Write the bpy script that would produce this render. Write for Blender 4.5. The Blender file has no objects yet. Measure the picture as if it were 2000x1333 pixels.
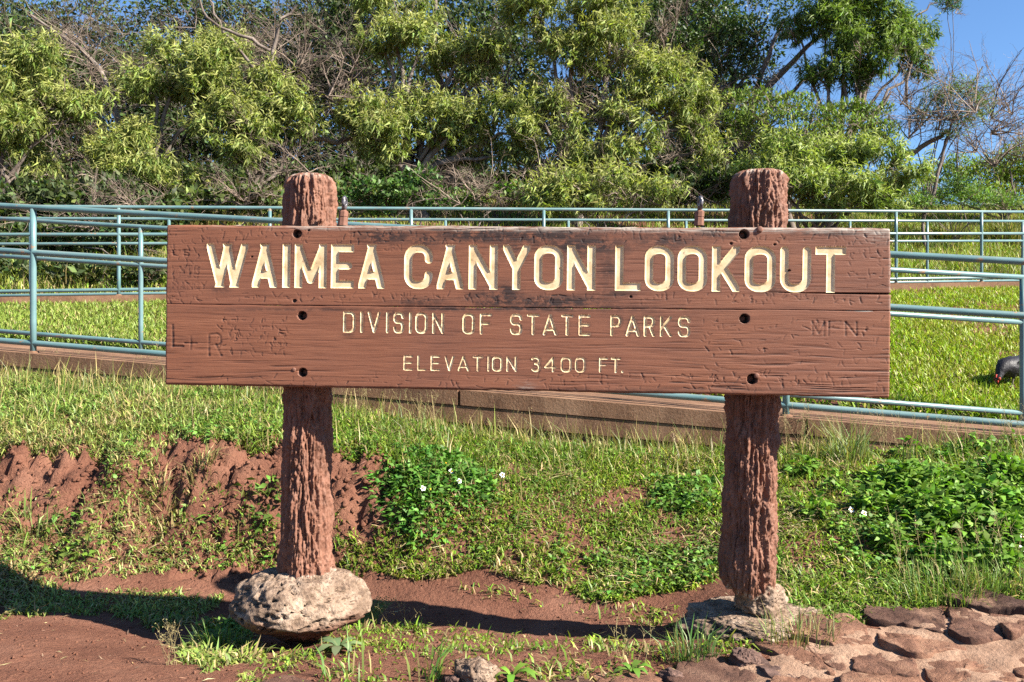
import bpy, math
import numpy as np
from mathutils import Vector

# ------------------------------------------------------------------ camera, sky, sun, exposure
scene = bpy.context.scene
FPX, CX, HY, EYE = 1700.0, 1000.0, 645.0, 1.05
cam_d = bpy.data.cameras.new("camera")
cam = bpy.data.objects.new("camera", cam_d)
scene.collection.objects.link(cam)
cam.location = (0, 0, EYE)
cam.rotation_euler = (math.radians(90), 0, 0)
cam_d.sensor_width = 36.0
cam_d.lens = 36.0 * FPX / 2000.0
cam_d.shift_y = -(666.5 - HY) / 2000.0
cam_d.clip_start, cam_d.clip_end = 0.05, 2000.0
scene.camera = cam

SUN = Vector((1.0, -0.42, 0.79)).normalized()
SUN_EL = math.asin(SUN.z)
SUN_ROT = math.atan2(SUN.x, SUN.y)
world = bpy.data.worlds.new("World")
scene.world = world
world.use_nodes = True
wn = world.node_tree
sky = wn.nodes.new("ShaderNodeTexSky")
sky.sky_type = 'NISHITA'
sky.sun_disc = False
sky.sun_elevation = SUN_EL
sky.sun_rotation = SUN_ROT
sky.altitude = 1000
sky.air_density = 1.0
sky.dust_density = 0.1
sky.ozone_density = 3.0
tint = wn.nodes.new("ShaderNodeMix"); tint.data_type = 'RGBA'; tint.blend_type = 'MULTIPLY'
tint.inputs[0].default_value = 1.0
tint.inputs[7].default_value = (0.82, 1.0, 1.16, 1)      # clear, deep blue island sky, the same all round
wn.links.new(sky.outputs[0], tint.inputs[6])
wn.links.new(tint.outputs[2], wn.nodes["Background"].inputs[0])
wn.nodes["Background"].inputs[1].default_value = 0.05
sl = bpy.data.lights.new("sun", 'SUN')
sl.energy = 5.0
sl.angle = math.radians(0.5)
sl.color = (1.0, 0.93, 0.82)
so = bpy.data.objects.new("sun", sl)
scene.collection.objects.link(so)
so.rotation_euler = (-SUN).to_track_quat('-Z', 'Y').to_euler()
so.location = (8, -4, 9)
vs = scene.view_settings
vs.view_transform, vs.look, vs.gamma = 'Standard', 'None', 1.0
vs.exposure = 1.85
vs.use_curve_mapping = False
scene.render.engine = 'CYCLES'
scene.cycles.max_bounces = 6
scene.cycles.diffuse_bounces = 3
scene.cycles.transmission_bounces = 4
scene.cycles.transparent_max_bounces = 4
scene.cycles.use_denoising = False

rng = np.random.default_rng(11)
C = scene.collection

# ------------------------------------------------------------------ helpers
def P(px, py, Y):
    """photo pixel at depth Y -> world point"""
    return np.array([(px - CX) / FPX * Y, Y, EYE - (py - HY) / FPX * Y])

def _hash(ix, iy, iz, seed):
    h = (ix.astype(np.int64) * 374761393 + iy.astype(np.int64) * 668265263 + iz.astype(np.int64) * 2147483647 + seed * 1274126177) & 0xFFFFFFFF
    h = ((h ^ (h >> 13)) * 1274126177) & 0xFFFFFFFF
    h = h ^ (h >> 16)
    return (h & 0xFFFF) / 65535.0

def vn(x, y, z=0.0, seed=0):
    x, y, z = np.broadcast_arrays(np.asarray(x, float), np.asarray(y, float), np.asarray(z, float))
    ix, iy, iz = np.floor(x), np.floor(y), np.floor(z)
    fx, fy, fz = x - ix, y - iy, z - iz
    fx, fy, fz = [f * f * f * (f * (f * 6 - 15) + 10) for f in (fx, fy, fz)]
    ix, iy, iz = ix.astype(np.int64), iy.astype(np.int64), iz.astype(np.int64)
    out = 0
    for a in (0, 1):
        wx = fx if a else 1 - fx
        for b in (0, 1):
            wy = fy if b else 1 - fy
            for c in (0, 1):
                wz = fz if c else 1 - fz
                out = out + wx * wy * wz * _hash(ix + a, iy + b, iz + c, seed)
    return out * 2 - 1

def fbm(x, y, z=0.0, o=4, seed=0, gain=0.5):
    s, a, f, n = 0, 1.0, 1.0, 0.0
    for i in range(o):
        s = s + a * vn(np.asarray(x) * f, np.asarray(y) * f, np.asarray(z) * f, seed + i * 17)
        n += a
        a *= gain
        f *= 2.03
    return s / n

def sstep(a, b, x):
    t = np.clip((np.asarray(x, float) - a) / (b - a), 0, 1)
    return t * t * (3 - 2 * t)

def tag(o, label=None, cat=None, group=None, kind=None):
    if label: o['label'] = label
    if cat: o['category'] = cat
    if group: o['group'] = group
    if kind: o['kind'] = kind
    return o

def link(name, data, parent=None, loc=None):
    o = bpy.data.objects.new(name, data)
    C.objects.link(o)
    if parent: o.parent = parent
    if loc is not None: o.location = loc
    return o

def empty(name, loc, label, cat, group=None):
    o = link(name, None, None, tuple(loc))
    o.empty_display_size = 0.1
    return tag(o, label, cat, group)

def mk(name, V, faces, mat, parent=None, smooth=True, attrs=None, loc=None, origin=None):
    """faces: list of integer arrays (n,3) or (n,4). origin: subtract (world) so mesh sits locally under a parent at origin"""
    V = np.asarray(V, np.float64)
    if origin is not None: V = V - np.asarray(origin)
    me = bpy.data.meshes.new(name)
    faces = [np.asarray(f, np.int32) for f in faces if len(f)]
    nl = sum(f.size for f in faces)
    npoly = sum(len(f) for f in faces)
    me.vertices.add(len(V))
    me.vertices.foreach_set("co", V.astype(np.float32).ravel())
    me.loops.add(nl)
    me.polygons.add(npoly)
    me.loops.foreach_set("vertex_index", np.concatenate([f.ravel() for f in faces]))
    tot = np.concatenate([np.full(len(f), f.shape[1], np.int32) for f in faces])
    st = np.concatenate([[0], np.cumsum(tot)[:-1]]).astype(np.int32)
    me.polygons.foreach_set("loop_start", st)
    me.polygons.foreach_set("loop_total", tot)
    me.polygons.foreach_set("use_smooth", np.full(npoly, bool(smooth)))
    me.update(calc_edges=True)
    if attrs:
        for k, v in attrs.items():
            v = np.asarray(v, np.float32)
            if v.ndim == 2:
                a = me.attributes.new(k, 'FLOAT_COLOR', 'POINT')
                if v.shape[1] == 3: v = np.hstack([v, np.ones((len(v), 1), np.float32)])
                a.data.foreach_set("color", v.ravel())
            else:
                a = me.attributes.new(k, 'FLOAT', 'POINT')
                a.data.foreach_set("value", v)
    if mat: me.materials.append(mat)
    return link(name, me, parent, loc)

def grid_faces(nu, nv, wrap_u=False, off=0):
    """verts indexed i*nv + j"""
    I = np.arange(nu if wrap_u else nu - 1)
    J = np.arange(nv - 1)
    i, j = np.meshgrid(I, J, indexing='ij')
    i2 = (i + 1) % nu
    a, b, c, d = i * nv + j, i2 * nv + j, i2 * nv + j + 1, i * nv + j + 1
    return np.stack([a, b, c, d], -1).reshape(-1, 4) + off

def tubes(paths, radii, sides=3):
    """paths (N,K,3), radii (N,K) -> verts, quads"""
    paths = np.asarray(paths, float); radii = np.asarray(radii, float)
    N, K, _ = paths.shape
    t = np.gradient(paths, axis=1)
    t /= np.linalg.norm(t, axis=2, keepdims=True) + 1e-9
    ref = np.where(np.abs(t[..., 2:3]) > 0.9, np.array([1.0, 0, 0]), np.array([0, 0, 1.0]))
    u = np.cross(t, ref); u /= np.linalg.norm(u, axis=2, keepdims=True) + 1e-9
    v = np.cross(t, u)
    ang = np.arange(sides) * 2 * np.pi / sides
    ring = u[:, :, None, :] * np.cos(ang)[None, None, :, None] + v[:, :, None, :] * np.sin(ang)[None, None, :, None]
    V = paths[:, :, None, :] + ring * radii[:, :, None, None]
    n, k, s = np.meshgrid(np.arange(N), np.arange(K - 1), np.arange(sides), indexing='ij')
    base = (n * K + k) * sides
    s2 = (s + 1) % sides
    F = np.stack([base + s, base + s2, base + sides + s2, base + sides + s], -1).reshape(-1, 4)
    return V.reshape(-1, 3), F

def cat(parts):
    V, F, off = [], [], 0
    for v, f in parts:
        V.append(v)
        F += [np.asarray(x) + off for x in (f if isinstance(f, list) else [f])]
        off += len(v)
    by = {}
    for f in F: by.setdefault(f.shape[1], []).append(f)
    return np.vstack(V), [np.vstack(x) for x in by.values()]

def pipe(name, a, b, r, mat, parent=None, origin=None, sides=14, caps=True):
    a, b = np.asarray(a, float), np.asarray(b, float)
    V, F = tubes(np.array([[a, (a * 3 + b) / 4, (a + b) / 2, (a + 3 * b) / 4, b]]), np.full((1, 5), r), sides)
    fs = [F]
    if caps:
        n = len(V)
        V = np.vstack([V, a, b])
        s = np.arange(sides); s2 = (s + 1) % sides
        fs.append(np.vstack([np.stack([s2, s, np.full(sides, n)], -1), np.stack([4 * sides + s, 4 * sides + s2, np.full(sides, n + 1)], -1)]))
    return mk(name, V, fs, mat, parent, True, origin=origin)

def box(c, h, rot=0.0):
    s = np.array([[x, y, z] for x in (-1, 1) for y in (-1, 1) for z in (-1, 1)], float) * np.asarray(h)
    c_, s_ = math.cos(rot), math.sin(rot)
    R = np.array([[c_, -s_, 0], [s_, c_, 0], [0, 0, 1]])
    F = np.array([[0, 1, 3, 2], [4, 6, 7, 5], [0, 4, 5, 1], [2, 3, 7, 6], [0, 2, 6, 4], [1, 5, 7, 3]])
    return s @ R.T + np.asarray(c), F

# ------------------------------------------------------------------ materials
def new_mat(name):
    m = bpy.data.materials.new(name)
    m.use_nodes = True
    nt = m.node_tree
    return m, nt, nt.nodes["Principled BSDF"]

def N(nt, t, **kw):
    n = nt.nodes.new(t)
    for k, v in kw.items():
        if k in n.inputs: n.inputs[k].default_value = v
        else: setattr(n, k, v)
    return n

def noise(nt, scale, detail=4, rough=0.55, vec=None, dist=0.0):
    n = N(nt, "ShaderNodeTexNoise", Scale=scale, Detail=detail, Roughness=rough, Distortion=dist)
    if vec is not None: nt.links.new(vec, n.inputs["Vector"])
    return n.outputs["Fac"]

def ramp(nt, fac, stops):
    r = nt.nodes.new("ShaderNodeValToRGB")
    e = r.color_ramp.elements
    while len(e) < len(stops): e.new(0.5)
    for i, (p, c) in enumerate(stops):
        e[i].position = p
        e[i].color = (*c, 1) if len(c) == 3 else c
    nt.links.new(fac, r.inputs[0])
    return r.outputs[0]

def mix(nt, fac, a, b, blend='MIX'):
    m = nt.nodes.new("ShaderNodeMix")
    m.data_type = 'RGBA'; m.blend_type = blend
    for sock, val in ((m.inputs[0], fac), (m.inputs[6], a), (m.inputs[7], b)):
        if isinstance(val, (int, float)): sock.default_value = val
        elif isinstance(val, tuple): sock.default_value = (*val, 1)
        else: nt.links.new(val, sock)
    return m.outputs[2]

def bump(nt, bsdf, h, strength=0.5, dist=0.01):
    b = N(nt, "ShaderNodeBump", Strength=strength, Distance=dist)
    nt.links.new(h, b.inputs["Height"])
    nt.links.new(b.outputs[0], bsdf.inputs["Normal"])

def attr(nt, name, out="Fac"):
    a = nt.nodes.new("ShaderNodeAttribute")
    a.attribute_name = name
    return a.outputs[out]

def objco(nt, scale=None):
    t = nt.nodes.new("ShaderNodeTexCoord").outputs["Object"]
    if scale is None: return t
    m = nt.nodes.new("ShaderNodeMapping")
    m.inputs["Scale"].default_value = scale
    nt.links.new(t, m.inputs["Vector"])
    return m.outputs[0]

def math_n(nt, op, a, b=None):
    m = nt.nodes.new("ShaderNodeMath"); m.operation = op
    for i, v in enumerate((a, b)):
        if v is None: continue
        if isinstance(v, (int, float)): m.inputs[i].default_value = v
        else: nt.links.new(v, m.inputs[i])
    return m.outputs[0]

def mat_soil():
    m, nt, b = new_mat("red_soil")
    co = objco(nt)
    c = ramp(nt, noise(nt, 2.2, 6, 0.6, co), [(0.3, (0.102, 0.043, 0.028)), (0.5, (0.15, 0.067, 0.043)), (0.72, (0.205, 0.102, 0.068))])
    c = mix(nt, ramp(nt, noise(nt, 60, 4, 0.6, co), [(0.52, (0, 0, 0)), (0.75, (0.55,) * 3)]), c, (0.22, 0.11, 0.07))
    c = mix(nt, ramp(nt, noise(nt, 130, 2, 0.5, co), [(0.3, (0.7,) * 3), (0.42, (0, 0, 0))]), c, (0.06, 0.022, 0.015))
    nt.links.new(c, b.inputs["Base Color"])
    b.inputs["Roughness"].default_value = 0.95
    b.inputs["Specular IOR Level"].default_value = 0.1
    h = math_n(nt, 'ADD', noise(nt, 45, 6, 0.65, co), math_n(nt, 'MULTIPLY', noise(nt, 220, 3, 0.6, co), 0.3))
    bump(nt, b, h, 0.8, 0.025)
    return m

def mat_leaf(name, rough=0.45, trans=0.35, spec=0.4, tint=(1.1, 1.25, 0.5)):
    m, nt, b = new_mat(name)
    col = attr(nt, "col", "Color")
    nt.links.new(col, b.inputs["Base Color"])
    b.inputs["Roughness"].default_value = rough
    b.inputs["Specular IOR Level"].default_value = spec
    tr = nt.nodes.new("ShaderNodeBsdfTranslucent")
    nt.links.new(mix(nt, 1.0, col, tint, 'MULTIPLY'), tr.inputs[0])
    mx = nt.nodes.new("ShaderNodeMixShader")
    mx.inputs[0].default_value = trans
    nt.links.new(b.outputs[0], mx.inputs[1]); nt.links.new(tr.outputs[0], mx.inputs[2])
    nt.links.new(mx.outputs[0], nt.nodes["Material Output"].inputs[0])
    return m

def mat_simple(name, c1, c2, scale, rough=0.85, bs=0.4, bd=0.01, bscale=None, stretch=None, spec=0.25, c3=None):
    m, nt, b = new_mat(name)
    co = objco(nt, stretch)
    f = noise(nt, scale, 6, 0.62, co)
    st = [(0.32, c1), (0.66, c2)] if c3 is None else [(0.28, c1), (0.5, c2), (0.72, c3)]
    nt.links.new(ramp(nt, f, st), b.inputs["Base Color"])
    b.inputs["Roughness"].default_value = rough
    b.inputs["Specular IOR Level"].default_value = spec
    bump(nt, b, noise(nt, bscale or scale * 6, 6, 0.65, co), bs, bd)
    return m

def mat_plank():
    m, nt, b = new_mat("brown_painted_wood")
    co = objco(nt, (1.6, 1, 26))
    base = ramp(nt, noise(nt, 3.0, 6, 0.6, co), [(0.25, (0.125, 0.048, 0.026)), (0.5, (0.195, 0.075, 0.039)), (0.8, (0.245, 0.103, 0.056))])
    base = mix(nt, ramp(nt, noise(nt, 2.1, 4, 0.6, objco(nt)), [(0.35, (0, 0, 0)), (0.7, (0.6,) * 3)]), base, (0.155, 0.066, 0.044))
    st = math_n(nt, 'MULTIPLY', attr(nt, "stain"), ramp(nt, noise(nt, 26, 8, 0.78, objco(nt, (1, 1, 1.6))), [(0.40, (0.12,) * 3), (0.52, (1, 1, 1))]))
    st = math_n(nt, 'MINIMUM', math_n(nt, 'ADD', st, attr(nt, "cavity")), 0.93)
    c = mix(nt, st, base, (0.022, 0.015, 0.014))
    wf = math_n(nt, 'MULTIPLY', attr(nt, "wear"), ramp(nt, noise(nt, 9, 6, 0.7, co), [(0.4, (0, 0, 0)), (0.56, (1, 1, 1))]))
    c = mix(nt, wf, c, ramp(nt, noise(nt, 9, 4, 0.6, co), [(0.3, (0.13, 0.11, 0.095)), (0.7, (0.36, 0.31, 0.26))]))
    nt.links.new(c, b.inputs["Base Color"])
    b.inputs["Roughness"].default_value = 0.62
    b.inputs["Specular IOR Level"].default_value = 0.3
    h = math_n(nt, 'ADD', noise(nt, 9, 8, 0.7, objco(nt, (1.2, 1, 22))), math_n(nt, 'MULTIPLY', noise(nt, 160, 3, 0.6, objco(nt)), 0.12))
    bump(nt, b, h, 0.5, 0.0024)
    return m

def mat_letter(name="cream_letter_paint", worn=0.60):
    m, nt, b = new_mat(name)
    co = objco(nt)
    c = ramp(nt, noise(nt, 22, 6, 0.65, co), [(0.28, (0.42, 0.29, 0.14)), (0.5, (0.60, 0.46, 0.26)), (0.75, (0.72, 0.61, 0.40))])
    c = mix(nt, ramp(nt, noise(nt, 75, 4, 0.7, co), [(worn, (0, 0, 0)), (worn + 0.12, (0.85,) * 3)]), c, (0.20, 0.10, 0.055))
    nt.links.new(c, b.inputs["Base Color"])
    b.inputs["Roughness"].default_value = 0.6
    bump(nt, b, noise(nt, 60, 5, 0.6, co), 0.12, 0.002)
    return m

def mat_post():
    m, nt, b = new_mat("brown_painted_log_post")
    co = objco(nt)
    c = ramp(nt, noise(nt, 13, 6, 0.65, co), [(0.28, (0.10, 0.043, 0.026)), (0.5, (0.155, 0.067, 0.041)), (0.72, (0.205, 0.095, 0.060))])
    pale = math_n(nt, 'MULTIPLY', attr(nt, "wear"), ramp(nt, noise(nt, 38, 6, 0.7, co), [(0.47, (0, 0, 0)), (0.57, (1, 1, 1))]))
    c = mix(nt, pale, c, (0.42, 0.36, 0.29))
    nt.links.new(c, b.inputs["Base Color"])
    b.inputs["Roughness"].default_value = 0.72
    b.inputs["Specular IOR Level"].default_value = 0.3
    bump(nt, b, noise(nt, 95, 6, 0.7, objco(nt, (1, 1, 0.5))), 0.5, 0.006)
    return m

def mat_boulder():
    m, nt, b = new_mat("pitted_concrete_boulder")
    co = objco(nt)
    c = ramp(nt, noise(nt, 15, 8, 0.72, co), [(0.3, (0.075, 0.05, 0.037)), (0.45, (0.18, 0.122, 0.085)), (0.6, (0.31, 0.225, 0.165)), (0.78, (0.50, 0.41, 0.32))])
    v = N(nt, "ShaderNodeTexVoronoi", Scale=55.0)
    nt.links.new(co, v.inputs["Vector"])
    c = mix(nt, ramp(nt, v.outputs["Distance"], [(0.1, (0.7,) * 3), (0.34, (0, 0, 0))]), c, (0.10, 0.06, 0.045))
    c = mix(nt, attr(nt, "soil"), c, ramp(nt, noise(nt, 20, 4, 0.6, co), [(0.3, (0.10, 0.045, 0.028)), (0.7, (0.2, 0.105, 0.07))]))
    nt.links.new(c, b.inputs["Base Color"])
    b.inputs["Roughness"].default_value = 0.95
    b.inputs["Specular IOR Level"].default_value = 0.15
    bump(nt, b, math_n(nt, 'ADD', noise(nt, 70, 6, 0.7, co), math_n(nt, 'MULTIPLY', v.outputs["Distance"], 0.7)), 0.9, 0.014)
    return m

def mat_rail():
    m, nt, b = new_mat("teal_pipe_paint")
    co = objco(nt)
    c = ramp(nt, noise(nt, 5, 4, 0.6, co), [(0.3, (0.065, 0.135, 0.145)), (0.7, (0.10, 0.185, 0.19))])
    c = mix(nt, ramp(nt, noise(nt, 26, 5, 0.7, objco(nt, (0.35, 0.35, 1))), [(0.61, (0, 0, 0)), (0.66, (1, 1, 1))]), c, (0.24, 0.145, 0.085))
    c = mix(nt, ramp(nt, noise(nt, 1.3, 5, 0.65, co), [(0.45, (0, 0, 0)), (0.7, (0.45,) * 3)]), c, (0.17, 0.24, 0.24))
    g = nt.nodes.new("ShaderNodeNewGeometry")
    s = nt.nodes.new("ShaderNodeSeparateXYZ")
    nt.links.new(g.outputs["Normal"], s.inputs[0])
    top_cream = math_n(nt, 'MULTIPLY', ramp(nt, s.outputs[2], [(0.55, (0, 0, 0)), (0.95, (1, 1, 1))]), ramp(nt, noise(nt, 3, 4, 0.6, co), [(0.4, (0.1,) * 3), (0.7, (0.6,) * 3)]))  # patchy cream tone on the upward-facing side of the pipes
    c = mix(nt, top_cream, c, (0.25, 0.23, 0.17))
    nt.links.new(c, b.inputs["Base Color"])
    b.inputs["Roughness"].default_value = 0.38
    bump(nt, b, noise(nt, 90, 3, 0.6, co), 0.12, 0.003)
    return m

def mat_concrete():
    m, nt, b = new_mat("soil_stained_concrete")
    co = objco(nt)
    c = ramp(nt, noise(nt, 2.4, 6, 0.65, co), [(0.3, (0.10, 0.055, 0.034)), (0.5, (0.155, 0.084, 0.05)), (0.72, (0.235, 0.14, 0.088))])
    c = mix(nt, ramp(nt, noise(nt, 7, 6, 0.7, objco(nt, (1, 1, 0.35))), [(0.5, (0, 0, 0)), (0.7, (0.75,) * 3)]), c, (0.07, 0.036, 0.023))
    c = mix(nt, ramp(nt, noise(nt, 90, 4, 0.6, co), [(0.5, (0, 0, 0)), (0.75, (0.5,) * 3)]), c, (0.30, 0.20, 0.135))
    nt.links.new(c, b.inputs["Base Color"])
    b.inputs["Roughness"].default_value = 0.93
    b.inputs["Specular IOR Level"].default_value = 0.15
    bump(nt, b, noise(nt, 65, 6, 0.7, co), 0.5, 0.008)
    return m

def mat_stone():
    m, nt, b = new_mat("lava_paving_stone")
    co = objco(nt)
    oi = nt.nodes.new("ShaderNodeObjectInfo").outputs["Random"]
    c = ramp(nt, noise(nt, 8, 7, 0.7, co), [(0.3, (0.07, 0.04, 0.031)), (0.5, (0.15, 0.083, 0.058)), (0.7, (0.235, 0.145, 0.10))])
    c = mix(nt, 1.0, c, ramp(nt, oi, [(0.0, (0.42, 0.43, 0.47)), (0.4, (0.85, 0.8, 0.8)), (1.0, (1.5, 1.35, 1.2))]), 'MULTIPLY')
    c = mix(nt, ramp(nt, noise(nt, 4, 6, 0.7, co), [(0.5, (0, 0, 0)), (0.66, (0.8,) * 3)]), c, (0.25, 0.145, 0.095))
    c = mix(nt, ramp(nt, noise(nt, 60, 3, 0.6, co), [(0.3, (0.8,) * 3), (0.42, (0, 0, 0))]), c, (0.03, 0.02, 0.018))
    nt.links.new(c, b.inputs["Base Color"])
    b.inputs["Roughness"].default_value = 0.92
    b.inputs["Specular IOR Level"].default_value = 0.15
    bump(nt, b, noise(nt, 50, 7, 0.75, co), 0.9, 0.016)
    return m

M = dict(
    soil=mat_soil(), plank=mat_plank(), letter=mat_letter(), letter_worn=mat_letter("worn_cream_letter_paint", 0.49), post=mat_post(), boulder=mat_boulder(),
    rail=mat_rail(), concrete=mat_concrete(),
    grass=mat_leaf("grass_blades", 0.5, 0.3, 0.35),
    weed=mat_leaf("weed_leaves", 0.52, 0.32, 0.25),
    leaf=mat_leaf("sickle_leaves", 0.55, 0.34, 0.25),
    gloss=mat_leaf("glossy_leaves", 0.48, 0.24, 0.3),
    straw=mat_leaf("dry_straw", 0.7, 0.25, 0.2, (1.1, 1.0, 0.8)),
    twig=mat_simple("grey_twigs", (0.06, 0.043, 0.033), (0.16, 0.12, 0.093), 2.5, 0.85, 0.3, 0.004, 40, c3=(0.32, 0.26, 0.205)),
    bark=mat_simple("tree_bark", (0.085, 0.065, 0.052), (0.20, 0.165, 0.14), 5.0, 0.9, 0.6, 0.02, 30, (1, 1, 0.3)),
    stone=mat_stone(),
    mortar=mat_simple("tan_mortar", (0.17, 0.095, 0.06), (0.31, 0.20, 0.135), 9.0, 0.95, 0.8, 0.012, 60),
    rock=mat_simple("dark_lava_rock", (0.055, 0.033, 0.028), (0.15, 0.09, 0.07), 14.0, 0.95, 0.8, 0.01, 80),
    bolt=mat_simple("rusty_bolt", (0.13, 0.062, 0.04), (0.21, 0.10, 0.07), 40, 0.7, 0.3, 0.002),
    iron=mat_simple("worn_iron", (0.035, 0.035, 0.045), (0.12, 0.11, 0.12), 40, 0.35, 0.2, 0.002, spec=0.6),
    petal=mat_simple("white_petals", (0.72, 0.72, 0.68), (0.8, 0.8, 0.77), 30, 0.6, 0.1, 0.001),
    pollen=mat_simple("yellow_centres", (0.55, 0.33, 0.02), (0.7, 0.45, 0.04), 90, 0.8, 0.3, 0.001),
    feather=mat_simple("black_feathers", (0.006, 0.006, 0.008), (0.014, 0.013, 0.016), 60, 0.5, 0.5, 0.008, 75, c3=(0.05, 0.047, 0.05)),
    comb=mat_simple("red_comb", (0.35, 0.03, 0.02), (0.5, 0.06, 0.035), 60, 0.6, 0.3, 0.002),
    shank=mat_simple("hen_legs", (0.10, 0.085, 0.06), (0.19, 0.155, 0.1), 80, 0.7, 0.3, 0.002),
)

# ------------------------------------------------------------------ ground
RA = np.array([-3.49, 5.93, 0.907]); RB = np.array([2.88, 4.90, 0.445])      # front top edge of near ramp
RW = 1.25
FA = np.array([-5.59, 9.5, 1.41]); FB = np.array([6.46, 12.2, 1.72])         # front edge of far ramp
FW = 1.25

def line_Y(A, B, s):
    """depth Y at which the ray X = s*Y crosses the ground-plan line A-B"""
    d = B - A
    t = (s * A[1] - A[0]) / (d[0] - s * d[1])
    return A[1] + t * d[1], A[2] + t * d[2]

COLS = {
    0: [(1333, 2.6), (1260, 3.05), (1197, 3.76), (1100, 4.05), (1000, 4.28), (880, 4.6), (800, 5.2), (735, 5.9)],
    100: [(1333, 2.6), (1265, 3.05), (1205, 3.62), (1148, 3.96), (1100, 4.1), (1000, 4.3), (885, 4.58), (800, 5.2), (738, 5.87)],
    300: [(1333, 2.6), (1290, 2.95), (1252, 3.44), (1162, 3.93), (1100, 4.14), (1010, 4.33), (910, 4.48), (872, 4.61), (800, 5.2), (752, 5.75)],
    500: [(1333, 2.65), (1290, 2.95), (1255, 3.35), (1200, 3.78), (1130, 4.16), (1090, 4.25), (1020, 4.35), (905, 4.48), (862, 4.61), (800, 5.2), (772, 5.65)],
    700: [(1333, 2.65), (1270, 3.0), (1222, 3.53), (1175, 3.93), (1120, 4.1), (1050, 4.2), (950, 4.32), (880, 4.58), (822, 5.3), (810, 5.57)],
    1000: [(1333, 2.65), (1280, 2.9), (1242, 3.42), (1208, 3.63), (1130, 3.9), (1050, 4.12), (950, 4.47), (880, 5.0), (860, 5.42)],
    1300: [(1333, 2.7), (1280, 2.9), (1252, 3.16), (1229, 3.38), (1180, 3.6), (1100, 3.9), (1000, 4.27), (900, 4.85), (884, 5.22)],
    1500: [(1333, 2.7), (1250, 2.95), (1200, 3.2), (1120, 3.6), (1020, 4.0), (920, 4.6), (876, 5.1)],
    1800: [(1333, 2.65), (1250, 2.95), (1200, 3.15), (1120, 3.5), (1020, 3.85), (920, 4.45), (884, 4.95)],
    2000: [(1333, 2.65), (1250, 2.9), (1185, 3.15), (1100, 3.5), (1000, 3.85), (912, 4.45), (888, 4.85)],
}
YG = np.arange(0.0, 60.01, 0.04)
tabs, ss = [], []
for px, pts in COLS.items():
    s = (px - CX) / FPX
    yz = [(-5, 0.0), (2.0, 0.0)] + [(Y, EYE - (py - HY) / FPX * Y) for py, Y in pts]
    Yc, Zc = line_Y(RA, RB, s)
    fz = yz[-1][1]
    Yb, Zb = line_Y(RA + [0.2, RW, 0], RB + [0.2, RW, 0], s)
    yz += [(Yc + 0.25, min(fz, Zc - 0.15)), (Yb - 0.1, Zb - 0.1), (Yb + 0.05, Zb - 0.03)]
    Yf, Zf = line_Y(FA, FB, s)
    if s > 0.3: yz += [(7.0, 0.60 + (0.588 - s) * 0.2), (9.0, 1.02 + (0.588 - s) * 0.2)]
    yz += [(Yf - 0.05, Zf - 0.10), (Yf + FW, Zf + 0.0)]
    r = sstep(0.25, 0.5, s)
    yz += [(Yf + FW + 1.0, Zf + 0.55 * (1 - r) + 0.30 * r), (Yf + FW + 4.5, 3.45 * (1 - r) + 3.05 * r), (Yf + FW + 7.5, 4.1 * (1 - r) + 4.0 * r), (60, 1.0)]
    a = np.array(sorted(yz))
    z = np.interp(YG, a[:, 0], a[:, 1])
    k = np.hanning(5); k /= k.sum()
    tabs.append(np.convolve(np.pad(z, 2, 'edge'), k, 'valid')); ss.append(s)
ss = np.array(ss); tabs = np.array(tabs)
sfine = np.linspace(ss[0], ss[-1], 201)
wsm = np.array([np.interp(sfine, ss, tabs[:, j]) for j in range(tabs.shape[1])]).T
k = np.hanning(17); k /= k.sum()
wsm = np.apply_along_axis(lambda c: np.convolve(np.pad(c, 8, 'edge'), k, 'valid'), 0, wsm)

def ground_base(X, Y):
    X, Y = np.asarray(X, float), np.asarray(Y, float)
    s = np.clip(X / np.maximum(Y, 2.4), ss[0], ss[-1])
    fi = (s - sfine[0]) / (sfine[1] - sfine[0]); i = np.clip(fi.astype(int), 0, 199); f = fi - i
    fj = np.clip(Y, 0, 59.9) / 0.04; j = np.clip(fj.astype(int), 0, len(YG) - 2); g = fj - j
    return (wsm[i, j] * (1 - f) + wsm[i + 1, j] * f) * (1 - g) + (wsm[i, j + 1] * (1 - f) + wsm[i + 1, j + 1] * f) * g

def project(X, Y, Z):
    return CX + FPX * X / np.maximum(Y, 0.3), HY - FPX * (Z - EYE) / np.maximum(Y, 0.3)

def bank_mask(X, Y):
    """rough, eroded earth of the cut bank"""
    return sstep(4.0, 4.2, Y) * (1 - sstep(4.6, 4.9, Y)) * (1 - sstep(-0.75, -0.45, X))

def ground_z(X, Y):
    X, Y = np.asarray(X, float), np.asarray(Y, float)
    z = ground_base(X, Y)
    bm = bank_mask(X, Y)
    z = z + fbm(X * 1.7, Y * 1.7, 0, 3, 5) * 0.018 * sstep(3.9, 4.6, Y)
    z = z + (fbm(X * 9, Y * 9, 0, 4, 6) * 0.010 + fbm(X * 17, Y * 22, 0, 3, 12) * 0.05 * bm - np.clip(1 - np.abs(fbm(X * 6, Y * 7, 0, 3, 14)) * 7, 0, 1) * 0.07 * bm + np.abs(fbm(X * 14, Y * 14, z * 14, 3, 8)) * -0.06 * bm + fbm(X * 4.5, Y * 3, 0, 3, 9) * 0.085 * bm)
    return z

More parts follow.
